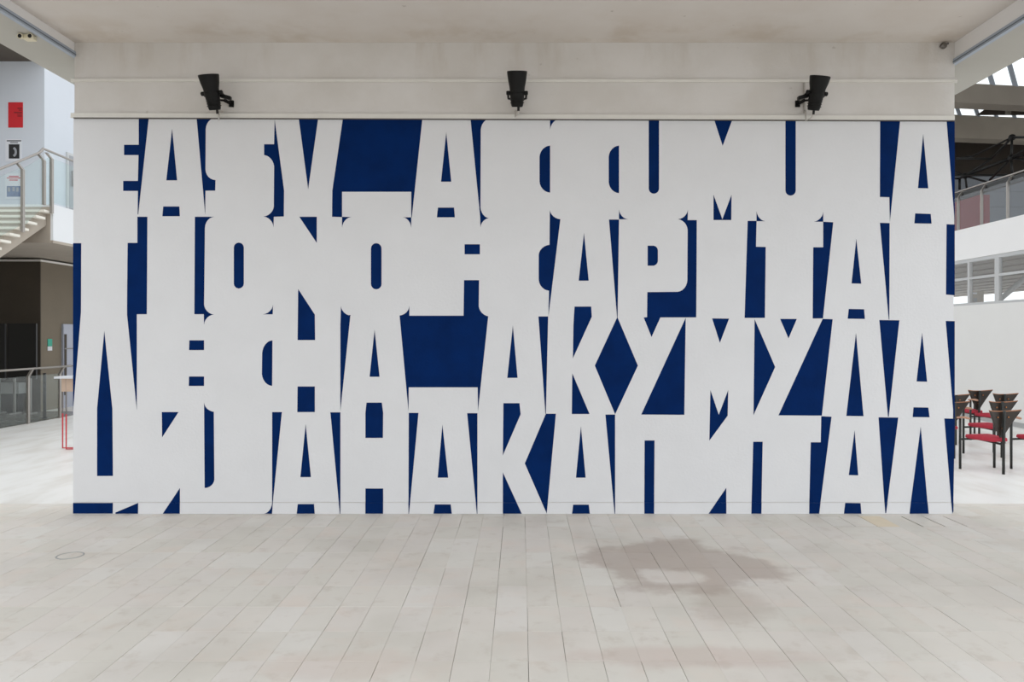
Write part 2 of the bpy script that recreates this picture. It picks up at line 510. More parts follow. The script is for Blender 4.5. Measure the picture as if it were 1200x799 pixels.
# dark blue shapes of the mural, metres on the wall (x, z)
BLUE_WALL = [
 [(-3.7011,3.842),(-3.6041,3.8417),(-3.7065,2.9036),(-3.7119,2.9063),(-3.7092,3.1326),(-3.852,3.1326),(-3.852,3.2296),(-3.7092,3.2296),(-3.7038,3.4801),(-3.8439,3.4801),(-3.8439,3.5798),(-3.7011,3.5798)],
 [(-3.3778,3.7334),(-3.3293,3.235),(-3.4344,3.235)],
 [(-3.464,2.9817),(-3.3078,2.9817),(-3.3024,2.8874),(-3.4721,2.8874)],
 [(-3.1407,3.8404),(-2.9602,3.8385),(-2.9823,3.8352),(-3.004,3.825),(-3.0233,3.8077),(-3.0384,3.7846),(-3.0479,3.758),(-3.0518,3.7307),(-3.0545,3.3373),(-3.0504,3.3127),(-3.0404,3.2885),(-3.0245,3.2673),(-3.004,3.2511),(-2.9809,3.2412),(-2.9575,3.2377),(-2.9602,3.1353),(-3.0545,3.1353),(-3.0572,2.9036)],
 [(-2.3837,3.825),(-2.2921,3.1353),(-2.2948,2.8847),(-2.3917,2.882),(-2.3944,2.7796),(-2.3985,2.8039),(-2.4086,2.8281),(-2.4245,2.8501),(-2.445,2.8675),(-2.468,2.8792),(-2.4914,2.8847),(-2.4679,2.8894),(-2.4446,2.8999),(-2.4237,2.9159),(-2.4072,2.9362),(-2.3965,2.9589),(-2.3917,2.9817),(-2.389,3.3724),(-2.3944,3.3979),(-2.4052,3.4232),(-2.4214,3.4459),(-2.4416,3.4636),(-2.4638,3.4751),(-2.486,3.4801),(-2.486,3.5852),(-2.389,3.5852)],
 [(-2.1505,3.8375),(-1.9619,3.8369),(-2.0589,3.1487)],
 [(-1.7221,3.8362),(-0.9516,3.834),(-1.054,2.8766),(-1.0593,2.8739),(-1.0593,3.1245),(-1.7302,3.1245),(-1.7302,2.8793),(-1.8272,2.882),(-1.8245,3.1353)],
 [(-1.0593,2.8766),(-1.0593,2.7742),(-1.063,2.7984),(-1.0715,2.8224),(-1.0847,2.8439),(-1.1018,2.8608),(-1.1209,2.8718),(-1.1402,2.8766)],
 [(-1.7302,2.882),(-1.6413,2.8793),(-1.6627,2.8744),(-1.6837,2.8632),(-1.7025,2.8458),(-1.7171,2.8238),(-1.7263,2.7991),(-1.7302,2.7742)],
 [(-0.7199,3.7011),(-0.6714,3.2215),(-0.7711,3.2215)],
 [(-0.8007,2.9709),(-0.6444,2.9709),(-0.6364,2.8766),(-0.8115,2.8766)],
 [(-0.4855,3.8326),(-0.2861,3.8321),(-0.3102,3.8321),(-0.3339,3.821),(-0.355,3.8019),(-0.3713,3.7775),(-0.3816,3.7502),(-0.3858,3.7226),(-0.3885,2.9736),(-0.3843,2.9488),(-0.3754,2.9241),(-0.3619,2.902),(-0.345,2.8847),(-0.3264,2.8735),(-0.3077,2.8685),(-0.3264,2.8641),(-0.345,2.8544),(-0.3619,2.8397),(-0.3754,2.8211),(-0.3843,2.8004),(-0.3885,2.7796),(-0.3912,2.882)],
 [(0.2865,3.8304),(0.3943,3.8301),(0.3694,3.8301),(0.3444,3.8203),(0.3219,3.8027),(0.304,3.7799),(0.2921,3.7541),(0.2865,3.728)],
 [(0.2865,3.5717),(0.2865,3.1164),(0.2617,3.1208),(0.2374,3.1319),(0.2157,3.1495),(0.199,3.1723),(0.1884,3.198),(0.1841,3.2242),(0.1841,3.4613),(0.1884,3.4881),(0.199,3.5145),(0.2157,3.5379),(0.2374,3.5559),(0.2617,3.5672)],
 [(0.2838,2.9467),(0.2893,2.9259),(0.3007,2.9053),(0.3177,2.8866),(0.3391,2.8719),(0.3626,2.8622),(0.3862,2.8578),(0.2704,1.9148),(0.2757,2.1654),(0.2517,2.1704),(0.2279,2.1819),(0.2068,2.1996),(0.1905,2.2223),(0.1802,2.2476),(0.1761,2.2731),(0.1761,2.5102),(0.1804,2.5337),(0.1912,2.557),(0.2084,2.578),(0.2306,2.5944),(0.2557,2.6051),(0.2811,2.6099)],
 [(0.9547,3.5717),(0.9547,3.111),(0.9306,3.1154),(0.9069,3.1265),(0.8858,3.1441),(0.8695,3.1669),(0.8592,3.1927),(0.855,3.2188),(0.855,3.4613),(0.8592,3.4881),(0.8695,3.5145),(0.8858,3.5379),(0.9069,3.5559),(0.9306,3.5672)],
 [(1.243,3.8276),(1.3427,3.8273),(1.3427,3.1555),(1.3389,3.1364),(1.3281,3.1202),(1.3119,3.1094),(1.2928,3.1056),(1.2737,3.1094),(1.2576,3.1202),(1.2468,3.1364),(1.243,3.1555)],
 [(0.9547,2.9548),(0.9585,2.932),(0.9678,2.9093),(0.9824,2.8889),(1.0012,2.8729),(1.0222,2.8625),(1.0436,2.8578),(0.9547,2.8578)],
 [(1.8761,3.8258),(2.0539,3.8253),(1.9596,3.5692)],
 [(1.8707,3.0952),(1.9569,2.8582),(2.0458,3.0952),(2.0431,2.8501),(1.8707,2.8501)],
 [(2.5683,3.8238),(2.6679,3.8235),(2.6679,3.137),(2.6641,3.1179),(2.6533,3.1017),(2.6372,3.0909),(2.6181,3.0871),(2.599,3.0909),(2.5829,3.1017),(2.5721,3.1179),(2.5683,3.137)],
 [(2.2882,2.9363),(2.2925,2.9135),(2.3017,2.8909),(2.3155,2.8705),(2.333,2.8545),(2.3523,2.8441),(2.3717,2.8394),(2.2882,2.8394)],
 [(2.2882,2.8421),(2.2828,2.5916),(2.3771,2.5889),(2.369,1.9021),(2.1724,1.9021),(2.202,2.8421)],
 [(2.9345,2.9309),(2.9307,2.9093),(2.9214,2.8875),(2.9068,2.8674),(2.8881,2.8511),(2.867,2.8399),(2.8457,2.834),(2.9345,2.834)],
 [(2.9345,2.834),(3.0315,2.8286),(2.9319,1.8968),(2.8322,1.8968),(2.8376,2.5862),(2.9345,2.5862)],
 [(3.4866,3.8211),(3.6806,3.8205),(3.5809,2.834),(3.5755,3.071),(3.4839,3.0737)],
 [(3.9041,3.6823),(3.9526,3.1572),(3.8529,3.1598)],
 [(3.826,2.9148),(3.9768,2.9094),(3.9849,2.8151),(3.8179,2.8178)],
 [(4.1303,3.8192),(4.2093,3.8189),(4.2093,2.8232),(4.2093,2.8286)],
 [(-4.3385,2.6261),(-4.2588,2.6261),(-4.2615,1.9591),(-4.3385,0.9919)],
 [(-3.7146,2.882),(-3.6176,2.882),(-3.623,1.939),(-3.6257,1.9376),(-3.72,1.9376),(-3.72,1.0081),(-3.8143,1.9295),(-3.8143,2.1061),(-3.8089,2.6288),(-3.7146,2.6288)],
 [(-3.1569,2.882),(-2.9683,2.882),(-2.9909,2.8776),(-3.0131,2.8665),(-3.0326,2.8489),(-3.0474,2.8261),(-3.0566,2.8004),(-3.0599,2.7742),(-3.068,2.0306),(-3.0634,2.0084),(-3.0532,1.9862),(-3.0376,1.966),(-3.0178,1.9498),(-2.9958,1.939),(-2.9737,1.9337),(-2.9958,1.9299),(-3.0178,1.9201),(-3.0376,1.9045),(-3.0532,1.8842),(-3.0634,1.8613),(-3.068,1.8379),(-3.0707,1.9376),(-3.1623,1.9376)],
 [(-2.7797,2.583),(-2.776,2.6015),(-2.7655,2.6173),(-2.7498,2.6278),(-2.7312,2.6315),(-2.7127,2.6278),(-2.6969,2.6173),(-2.6864,2.6015),(-2.6827,2.583),(-2.6827,2.2354),(-2.6864,2.2168),(-2.6969,2.2011),(-2.7127,2.1906),(-2.7312,2.1869),(-2.7498,2.1906),(-2.7655,2.2011),(-2.776,2.2168),(-2.7797,2.2354)],
 [(-2.3998,2.0306),(-2.4025,1.9363),(-2.4995,1.9363),(-2.4754,1.941),(-2.4517,1.9512),(-2.4306,1.9668),(-2.4143,1.9865),(-2.404,2.0085)],
 [(-2.1451,2.882),(-1.9754,2.882),(-1.9754,2.6288)],
 [(-2.1559,2.1815),(-1.9942,1.9337),(-1.9915,1.687),(-2.1613,1.687)],
 [(-1.741,2.0172),(-1.737,1.9957),(-1.7272,1.9741),(-1.7117,1.9544),(-1.6918,1.9387),(-1.6694,1.9281),(-1.6467,1.9229),(-1.6494,1.9295),(-1.7464,0.9973),(-1.7464,1.8367)],
 [(-1.45,2.5749),(-1.4461,2.5945),(-1.435,2.6111),(-1.4184,2.6222),(-1.3988,2.6261),(-1.3792,2.6222),(-1.3626,2.6111),(-1.3515,2.5945),(-1.3476,2.5749),(-1.3476,2.23),(-1.3515,2.2104),(-1.3626,2.1938),(-1.3792,2.1827),(-1.3988,2.1788),(-1.4184,2.1827),(-1.435,2.1938),(-1.4461,2.2104),(-1.45,2.23)],
 [(-0.5421,2.6153),(-0.3939,2.6153),(-0.3939,2.5183),(-0.5421,2.5183)],
 [(-1.1698,1.9256),(-1.1478,1.9301),(-1.126,1.9401),(-1.1067,1.9552),(-1.0917,1.9744),(-1.0821,1.9957),(-1.0782,2.0172),(-1.0782,1.9229),(-0.5528,1.9229),(-0.5474,2.2677),(-0.402,2.2677),(-0.4047,2.0118),(-0.3994,1.9903),(-0.3888,1.9687),(-0.3731,1.949),(-0.3535,1.9333),(-0.3319,1.9227),(-0.3104,1.9175),(-0.313,1.9187),(-0.4127,0.9973),(-0.4154,1.229),(-1.0836,1.229),(-1.0863,0.9973),(-1.1725,1.9241)],
 [(0.8577,2.8551),(0.9547,2.8551),(0.9412,1.904),(0.9358,1.904)],
 [(0.6152,2.7258),(0.661,2.2623),(0.564,2.2623)],
 [(0.5236,2.0118),(0.6853,2.0118),(0.6907,1.9175),(0.6933,1.9187),(0.5074,1.5092),(0.5128,1.8367)],
 [(1.2322,2.6018),(1.2888,2.6018),(1.2997,2.5997),(1.3103,2.5944),(1.3196,2.586),(1.3265,2.5752),(1.3306,2.563),(1.3319,2.5506),(1.3319,2.4563),(1.3298,2.444),(1.3248,2.4321),(1.3169,2.4217),(1.3066,2.4139),(1.2951,2.4093),(1.2834,2.4078),(1.2322,2.4078)],
 [(1.6229,2.9521),(1.6202,2.8497),(1.7091,2.8497),(1.7037,1.9067),(1.3561,1.9067),(1.2699,1.7167),(1.1945,1.9053),(1.2268,1.9094),(1.2295,2.1519),(1.5205,2.1546),(1.5439,2.1592),(1.5669,2.1707),(1.5874,2.1892),(1.6033,2.2132),(1.6134,2.2402),(1.6175,2.2677),(1.6202,2.7527),(1.6161,2.7775),(1.6064,2.8022),(1.5909,2.8243),(1.571,2.8416),(1.5486,2.8528),(1.5259,2.8578),(1.5487,2.8624),(1.5713,2.8726),(1.5917,2.8882),(1.6077,2.9079),(1.6181,2.93)],
 [(3.255,2.667),(3.3035,2.2334),(3.2092,2.2361)],
 [(3.1823,1.9883),(3.3304,1.9856),(3.3385,1.8914),(3.1715,1.8941)],
 [(3.4839,2.8232),(3.5782,2.8205),(3.5755,1.886),(3.5701,1.886)],
 [(4.1303,2.8097),(4.2093,2.807),(4.2093,2.1203),(4.1249,2.1284)],
 [(-4.0352,1.7759),(-3.9571,1.0216),(-3.9517,0.3696),(-4.1053,0.3696),(-4.1053,1.0216)],
 [(-3.2108,1.6843),(-3.068,1.6843),(-3.068,1.59),(-3.2135,1.59)],
 [(-3.2135,1.3341),(-3.068,1.3341),(-3.068,1.2425),(-3.2162,1.2425)],
 [(-2.4052,1.6843),(-2.4079,1.2425),(-2.4314,1.2471),(-2.4547,1.259),(-2.4756,1.2779),(-2.4921,1.3024),(-2.5028,1.3301),(-2.5076,1.3583),(-2.5049,1.5604),(-2.5001,1.5906),(-2.4894,1.6203),(-2.473,1.6466),(-2.452,1.6668),(-2.4287,1.6794)],
 [(-2.1613,1.2371),(-1.9942,1.2371),(-1.9942,0.9892),(-2.164,0.9892)],
 [(-1.415,1.7894),(-1.3665,1.3314),(-1.4635,1.3314)],
 [(-1.4931,1.0808),(-1.3449,1.0808),(-1.3315,0.9811),(-1.3342,0.7387),(-1.5039,0.7387),(-1.5039,0.9811)],
 [(-0.0745,1.8298),(-0.0287,1.3206),(-0.1284,1.3206)],
 [(-0.1661,1.0754),(-0.0098,1.0754),(0.0009,0.9677),(-0.1715,0.5689)],
 [(0.1734,1.916),(0.2677,1.916),(0.2461,0.9731),(0.2407,0.9731)],
 [(0.5021,1.3637),(0.6691,0.9704),(0.4967,0.9704)],
 [(0.9385,1.9106),(1.1379,1.4392),(0.917,0.9677),(0.7203,1.4392)],
 [(1.6013,1.9026),(1.5878,0.9623),(1.1702,0.965)],
 [(1.8573,1.8972),(2.0216,1.8945),(1.9327,1.6602)],
 [(1.8411,1.2024),(1.9219,0.9627),(2.0135,1.2024),(2.0081,0.9546),(1.8303,0.7122)],
 [(2.2693,1.8891),(2.4686,1.4259),(2.2586,0.96)],
 [(2.5171,1.8918),(2.6787,1.8918),(2.5979,1.7033)],
 [(2.9292,1.8918),(3.0261,1.8891),(2.9211,0.9546),(2.5009,0.9573)],
 [(3.2523,1.7545),(3.3251,0.9492),(3.1581,0.9519)],
 [(3.4786,1.8811),(3.6725,1.8784),(3.5701,0.9438),(3.5621,0.9438)],
 [(3.8933,1.7572),(3.9418,1.2832),(3.8394,1.2859)],
 [(3.8098,1.0354),(3.9526,1.0327),(3.966,0.9385),(3.8017,0.9411)],
 [(4.1222,1.873),(4.2093,1.8703),(4.2093,0.9358),(4.2003,0.9304)],
 [(-3.4775,0.9892),(-3.3159,0.9892),(-3.4748,0.7441)],
 [(-3.3024,0.2537),(-3.3024,0.1098),(-3.3974,0.1098)],
 [(-3.068,1.0808),(-3.0634,1.0601),(-3.0532,1.0394),(-3.0376,1.0208),(-3.0178,1.0061),(-2.9958,0.9964),(-2.9737,0.9919),(-2.9683,0.3345),(-2.9729,0.314),(-2.9831,0.2941),(-2.9987,0.2768),(-3.0185,0.2638),(-3.0405,0.2561),(-3.0626,0.2537)],
 [(-2.4079,0.9892),(-2.3136,0.9892),(-2.4018,0.1098),(-2.4079,0.1098)],
 [(-2.0832,0.8734),(-2.032,0.3588),(-2.1343,0.3588)],
 [(-1.8434,0.9865),(-1.7464,0.9865),(-1.7464,0.1098),(-1.7616,0.1098)],
 [(-1.5039,0.2483),(-1.3315,0.2483),(-1.3315,0.1098),(-1.5039,0.1098)],
 [(-1.0836,0.9811),(-0.9893,0.9811),(-1.071,0.1098),(-1.086,0.1098)],
 [(-0.7576,0.868),(-0.701,0.3534),(-0.8034,0.3534)],
 [(-0.5178,0.9784),(-0.4181,0.9784),(-0.4181,0.1098),(-0.4337,0.1098)],
 [(0.2461,0.9731),(0.3431,0.9731),(0.2637,0.1098),(0.2086,0.1098),(0.0413,0.4908)],
 [(-0.1715,0.4046),(-0.0365,0.1098),(-0.1715,0.1098)],
 [(0.5856,0.8518),(0.6314,0.3534),(0.5371,0.3534)],
 [(0.8227,0.965),(0.917,0.965),(0.917,0.1098),(0.9018,0.1098)],
 [(1.2026,0.7144),(1.2995,0.7144),(1.295,0.1098),(1.2003,0.1098)],
 [(1.9946,0.2544),(1.9946,0.1098),(1.8948,0.1098)],
 [(2.2559,0.7015),(2.3474,0.7015),(2.336,0.1098),(2.2399,0.1098)],
 [(2.9157,0.9492),(3.0153,0.9438),(2.9077,0.1098),(2.7997,0.1098),(2.8134,0.6961),(2.9103,0.6961)],
 [(3.2389,0.8119),(3.2739,0.3756),(3.1823,0.3783)],
 [(3.4705,0.9385),(3.6617,0.9358),(3.5557,0.1098),(3.5283,0.1098)],
 [(3.8798,0.8469),(3.9458,0.1098),(3.7832,0.1098)],
 [(4.1088,0.9277),(4.2093,0.925),(4.1963,0.1098),(4.1757,0.1098)],
]
BLUE_SKIRT = [
 [(-4.337,0.1082),(-3.9517,0.1082),(-3.9517,0.0058),(-4.337,0.0058)],
 [(-3.9248,0.0166),(-3.7065,0.1082),(-3.7065,0.0046),(-3.9248,0.0046)],
 [(-3.3024,0.1098),(-3.3024,0.0046),(-3.4667,0.0046),(-3.3974,0.1098)],
 [(-2.4018,0.1098),(-2.4025,0.1028),(-2.4079,0.0046),(-2.486,0.0046),(-2.468,0.0091),(-2.45,0.0207),(-2.4337,0.0374),(-2.4207,0.058),(-2.412,0.0805),(-2.4079,0.1028),(-2.4079,0.1098)],
 [(-2.1586,0.0974),(-2.0023,0.0974),(-1.9942,0.0046),(-2.1694,0.0046)],
 [(-1.7464,0.1098),(-1.7464,0.0046),(-1.7518,0.0046),(-1.7616,0.1098)],
 [(-1.3315,0.1098),(-1.3315,0.0046),(-1.5039,0.0046),(-1.5039,0.1098)],
 [(-1.071,0.1098),(-1.0809,0.0046),(-1.0863,0.0046),(-1.086,0.1098)],
 [(-0.8303,0.0947),(-0.6768,0.0947),(-0.666,0.0046),(-0.8438,0.0046)],
 [(-0.4181,0.1098),(-0.4181,0.0046),(-0.4235,0.0046),(-0.4337,0.1098)],
 [(0.2637,0.1098),(0.2542,0.0058),(0.2086,0.1098)],
 [(-0.0365,0.1098),(0.0117,0.0046),(-0.1715,0.0046),(-0.1715,0.1098)],
 [(0.5101,0.092),(0.661,0.092),(0.6718,0.0046),(0.4994,0.0046)],
 [(0.917,0.1098),(0.917,0.0046),(0.9116,0.0046),(0.9018,0.1098)],
 [(1.295,0.1098),(1.2942,0.0046),(1.1999,0.0046),(1.2003,0.1098)],
 [(1.9946,0.1098),(1.9946,0.0046),(1.8223,0.0046),(1.8948,0.1098)],
 [(2.336,0.1098),(2.334,0.0046),(2.237,0.0046),(2.2399,0.1098)],
 [(2.9077,0.1098),(2.8941,0.0046),(2.7972,0.0046),(2.7997,0.1098)],
 [(3.1473,0.109),(3.2954,0.1063),(3.3035,0.0046),(3.1338,0.0046)],
 [(3.5557,0.1098),(3.5432,0.012),(3.5351,0.012),(3.5283,0.1098)],
 [(3.9458,0.1098),(3.9553,0.0046),(3.7694,0.0046),(3.7832,0.1098)],
 [(4.1963,0.1098),(4.1949,0.0255),(4.1842,0.0066),(4.1757,0.1098)],
]

# ================================================================ THE SETTING
WY = 7.29                     # front face of the mural wall
XL, XR = P(86, 0, WY).x, P(1118, 0, WY).x
SOF = 4.575                   # underside of the soffit
ZRAIL = P(0, 139, WY).z
ZSK = P(0, 588.9, WY).z       # top of the painted skirting course

# floor: mortar bed, single tiles in front, a floor whitened in place of daylight beyond the wall
fl = MB()
fl.box((-45, -30, -.2), (45, 60, -.012))
floor = struct('floor', fl, M['mortar'], 'pale marble tile floor in front of the mural')
REAR = 7.73
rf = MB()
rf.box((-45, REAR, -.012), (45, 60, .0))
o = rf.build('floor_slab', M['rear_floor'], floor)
o['label'] = 'polished floor beyond the mural wall, daylight painted in as white'


def tile_box(mb, x0, y0, x1, y1, z=0.0):
    c = .001
    mb.add([(x0, y0, -.012), (x1, y0, -.012), (x1, y1, -.012), (x0, y1, -.012),
            (x0, y0, z - c), (x1, y0, z - c), (x1, y1, z - c), (x0, y1, z - c),
            (x0 + c, y0 + c, z), (x1 - c, y0 + c, z), (x1 - c, y1 - c, z), (x0 + c, y1 - c, z)],
           [(0, 1, 5, 4), (1, 2, 6, 5), (2, 3, 7, 6), (3, 0, 4, 7),
            (4, 5, 9, 8), (5, 6, 10, 9), (6, 7, 11, 10), (7, 4, 8, 11), (8, 9, 10, 11)])


cells = []
for j in range(-22, 10):
    for i in range(-60, 60):
        x0, y0 = TX0 + i * TW, TY0 + j * TD
        y1 = y0 + TD
        if j == 9:
            y1 = REAR          # the last course is cut at the whitened floor
        if y0 > 7.0 and j == 8:
            y1 = y0 + TD
        cells.append((i, j, x0, y0, x0 + TW, min(y1, REAR)))


def seen(cell):
    _, j, x0, y0, x1, y1 = cell
    cx, cy = (x0 + x1) / 2, (y0 + y1) / 2
    if cy < 3.5:
        return False
    px, py = VX + cx / cy * F_PX, VY + EYE / cy * F_PX
    if not (-15 < px < 1215 and py < 815):
        return False
    if cy > WY and XL < cx < XR:
        return False
    return True


vis = sorted([c for c in cells if seen(c)], key=lambda c: (c[3], abs(c[2])))
single = set((c[0], c[1]) for c in vis[:298])
rng = random.Random(3)
G = .0016
tile_mesh = None
stuff = MB()
SPECIAL = {}                   # a few patched and loose tiles near the right end of the wall
for px, kind in ((1040, 'tan'), (992, 'short'), (1000, 'short'), (1090, 'gap'), (1108, 'gap'), (1120, 'gap')):
    x, y = (px - VX) / F_PX * 7.0, 7.0
    SPECIAL[(math.floor((x - TX0) / TW), 7)] = kind
for c in cells:
    i, j, x0, y0, x1, y1 = c
    jit = rng.uniform(-.0012, .0012)
    if (i, j) in single:
        if tile_mesh is None:
            mb = MB()
            tile_box(mb, -TW / 2 + G / 2, -TD / 2 + G / 2, TW / 2 - G / 2, TD / 2 - G / 2)
            o = mb.build('tile', M['tile'], floor)
            tile_mesh = o.data
        else:
            o = bpy.data.objects.new('tile', tile_mesh)
            COL.objects.link(o)
            o.parent = floor
        o.location = ((x0 + x1) / 2 + jit, (y0 + y1) / 2, rng.uniform(-.0012, .0004))
    else:
        k = SPECIAL.get((i, j))
        if k == 'tan':
            mb = MB()
            tile_box(mb, x0 + G / 2, y0 + G / 2, x1 - G / 2, y1 - G / 2, .0005)
            o = mb.build('tile', M['tan_tile'], floor)
            o['label'] = 'tan replacement tile near the right end of the mural'
        elif k == 'gap':
            tile_box(stuff, x0 + .014, y0 + .004, x1 - G / 2, y1 - G / 2, .001)
        elif k == 'short':
            tile_box(stuff, x0 + .006, y0 + .02, x1 - G / 2, y1 - .012, -.002)
        else:
            if y1 - y0 < .03:
                continue
            tile_box(stuff, x0 + G / 2 + jit, y0 + G / 2, x1 - G / 2 + jit, y1 - G / 2, rng.uniform(-.0012, .0004))
o = stuff.build('tile_field', M['tile'], floor)
o['kind'] = 'stuff'

# the mural wall, its painted skirting course and the two trunkings
mw = MB()
mw.hexa([(XL, WY, 0), (XR - .02, WY, 0), (XR - .02, WY + .5, 0), (XL, WY + .5, 0),
         (XL + .012, WY, SOF), (XR + .008, WY, SOF), (XR + .008, WY + .5, SOF), (XL + .012, WY + .5, SOF)])
wall = struct('wall_back', mw, M['upper_wall'], 'broad free-standing wall under the soffit that carries the mural')

mural = MB()
TL, TR = P(86.5, 137.5, WY), P(1118.5, 140.7, WY)
WF = WY - .0015
mural.prism([(XL + .0005, WF, ZSK + .006), (XR - .018, WF, ZSK + .006), (TR.x, WF, TR.z), (TL.x, WF, TL.z)], (0, -.004, 0))
mural = mural.build('mural', M['mural_white'], origin=(0, WY, 0))
tag(mural, 'wall-wide painted mural of tall white block letters on dark blue, Latin above Cyrillic', 'mural')
sk = MB()
sk.hexa([(XL, WY - .009, .001), (XR - .02, WY - .009, .001), (XR - .02, WF, .001), (XL, WF, .001),
         (XL, WY - .006, ZSK), (XR - .02, WY - .006, ZSK), (XR - .02, WF, ZSK), (XL, WF, ZSK)])
o = sk.build('skirting_course', M['mural_white'], mural)
for poly in BLUE_WALL:
    MB().prism([(x * WY / 7.286, WF - .0038, EYE + (z - EYE) * WY / 7.286) for x, z in poly], (0, -.0012, 0)).build('blue_shape', M['blue'], mural)
for poly in BLUE_SKIRT:
    MB().prism([(x * WY / 7.286, WY - .0075, max(.0015, EYE + (z - EYE) * WY / 7.286)) for x, z in poly], (0, -.0022, 0)).build('blue_shape', M['blue'], mural)

# rails: a broad white trunking above the mural and a thin one higher up
t1 = MB()
a, b_ = P(82, 132, WY - .03), P(1119.5, 135.3, WY - .03)
h1 = 5.4 / F_PX * WY
t1.hexa([(a.x, WY - .022, a.z - h1), (b_.x, WY - .022, b_.z - h1), (b_.x, WY, b_.z - h1), (a.x, WY, a.z - h1),
         (a.x, WY - .022, a.z), (b_.x, WY - .022, b_.z), (b_.x, WY, b_.z), (a.x, WY, a.z)])
rail = struct('trim_1', t1, M['trim'], 'white trunking rail running along the top of the mural')
g_ = .9 / F_PX * WY  # dark strip put in as the shade line below the trunking
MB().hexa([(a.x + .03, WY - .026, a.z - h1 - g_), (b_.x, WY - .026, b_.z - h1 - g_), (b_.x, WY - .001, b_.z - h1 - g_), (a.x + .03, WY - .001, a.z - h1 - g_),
           (a.x + .03, WY - .026, a.z - h1), (b_.x, WY - .026, b_.z - h1), (b_.x, WY - .001, b_.z - h1), (a.x + .03, WY - .001, a.z - h1)]).build('rail_shade_strip', M['rail_shade_grey'], rail)
t2 = MB()
a, b_ = P(83, 92.2, WY - .02), P(1122, 93.2, WY - .02)
h2 = 3.2 / F_PX * WY
t2.hexa([(a.x, WY - .022, a.z - h2), (b_.x, WY - .022, b_.z - h2), (b_.x, WY, b_.z - h2), (a.x, WY, a.z - h2),
         (a.x, WY - .022, a.z), (b_.x, WY - .022, b_.z), (b_.x, WY, b_.z), (a.x, WY, a.z)])
struct('trim_2', t2, M['trim'], 'thin white trunking above the spotlights')
t3 = MB()
q = P(942, 95.5, WY)
t3.box((q.x - .007, WY - .012, P(0, 133, WY).z), (q.x + .007, WY, q.z))
struct('trim_3', t3, M['grey_conduit'], 'short vertical grey conduit beside the right spotlight')

# soffit over the mural and the bulkheads on both sides of it
s = MB()
s.box((XL + .01, 3.3, SOF), (XR + .005, WY + .5, SOF + .5))
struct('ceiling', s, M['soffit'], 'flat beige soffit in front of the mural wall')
for sx, x0, ZB, wd in ((-1, XL + .01, 4.455, .51), (1, XR + .005, 4.385, .575)):
    x1 = x0 + sx * wd
    b = MB()
    b.prism([(x0, 3.3, ZB), (x1, 3.3, ZB), (x1, 3.3, SOF + .5), (x0, 3.3, SOF + .5)], (0, 5.9, 0))
    bk = struct('bulkhead', b, M['parapet_white'], 'white bulkhead beside the soffit, ' + ('left side' if sx < 0 else 'right side'))
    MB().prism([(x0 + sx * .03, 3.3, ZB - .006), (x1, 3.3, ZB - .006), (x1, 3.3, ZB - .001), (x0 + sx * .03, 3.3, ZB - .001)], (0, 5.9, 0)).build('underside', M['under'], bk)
    u = -sx
    MB().prism([(x0 + u * .001, 3.3, ZB + .03), (x0 + u * .014, 3.3, ZB + .03), (x0 + u * .014, 3.3, ZB - .02), (x0 - u * .028, 3.3, ZB - .02),
                (x0 - u * .028, 3.3, ZB - .001), (x0 + u * .001, 3.3, ZB - .001)], (0, 5.9, 0)).build('corner_strip', M['alu_strip'], bk)
    MB().prism([(x0 + u * .0145, 3.3, ZB + .005), (x0 + u * .0185, 3.3, ZB + .005), (x0 + u * .0185, 3.3, ZB - .003), (x0 + u * .0145, 3.3, ZB - .003)],
               (0, 5.9, 0)).build('strip_rib', M['alu_dark'], bk)
ZBL = 4.455

# ================================================================ LEFT SIDE, FAR
SX = -8.9                        # right edge of the stair and of the landing
ZL = 4.22                        # landing level
ZU = 3.485                       # underside of the landing
hw_ = MB().box((-15.2, -22, 0), (-15, 14.0, 7.5))  # unseen wall added to hold light off the left of the mural
struct('wall_left', hw_, M['concrete'], 'added unseen taupe wall that dims the left side of the hall')
# upper white block with posters
ub = MB()
ub.box((-20, 16.0, ZL), (P(52, 0, 16).x, 34, 7.56))
upper = struct('wall_left', ub, M['cool_white'], 'upper white wall block with posters')
# dark ceiling beyond the left bulkhead
dc = struct('ceiling', MB().box((-22, 12.5, 7.56), (-10.12, 34, 7.9)), M['roof_brown'], 'dark boarded ceiling above the upper left wall')
# landing slab
ls = MB()
ls.box((-20, 14.3, ZU + .05), (SX, 34, ZL))
land = struct('landing', ls, M['white'], 'white landing slab at the head of the stair')
u = MB().box((-20, 14.3, ZU), (SX - .002, 34, ZU + .05))
u.build('slab_underside', M['concrete'], land)  # taupe puts the shading under the white slab into the colour
MB().box((-20, 14.285, ZU), (SX - .05, 14.3, ZL - .05)).build('front_face', M['concrete'], land)
# lower brown room
lb = MB()
XB = -10.9
YB = 17.07
lb.box((-22, YB, 0), (XB, 40, 3.44))
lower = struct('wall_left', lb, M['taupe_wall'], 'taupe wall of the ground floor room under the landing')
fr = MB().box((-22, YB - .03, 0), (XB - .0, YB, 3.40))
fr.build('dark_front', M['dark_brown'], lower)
cp = MB()
cp.box((-22, YB - .045, 3.40), (XB + .02, YB + .01, 3.445))
cp.box((XB - .01, YB + .01, 3.40), (XB + .02, 40, 3.445))
cp.build('cornice', M['trim'], lower)
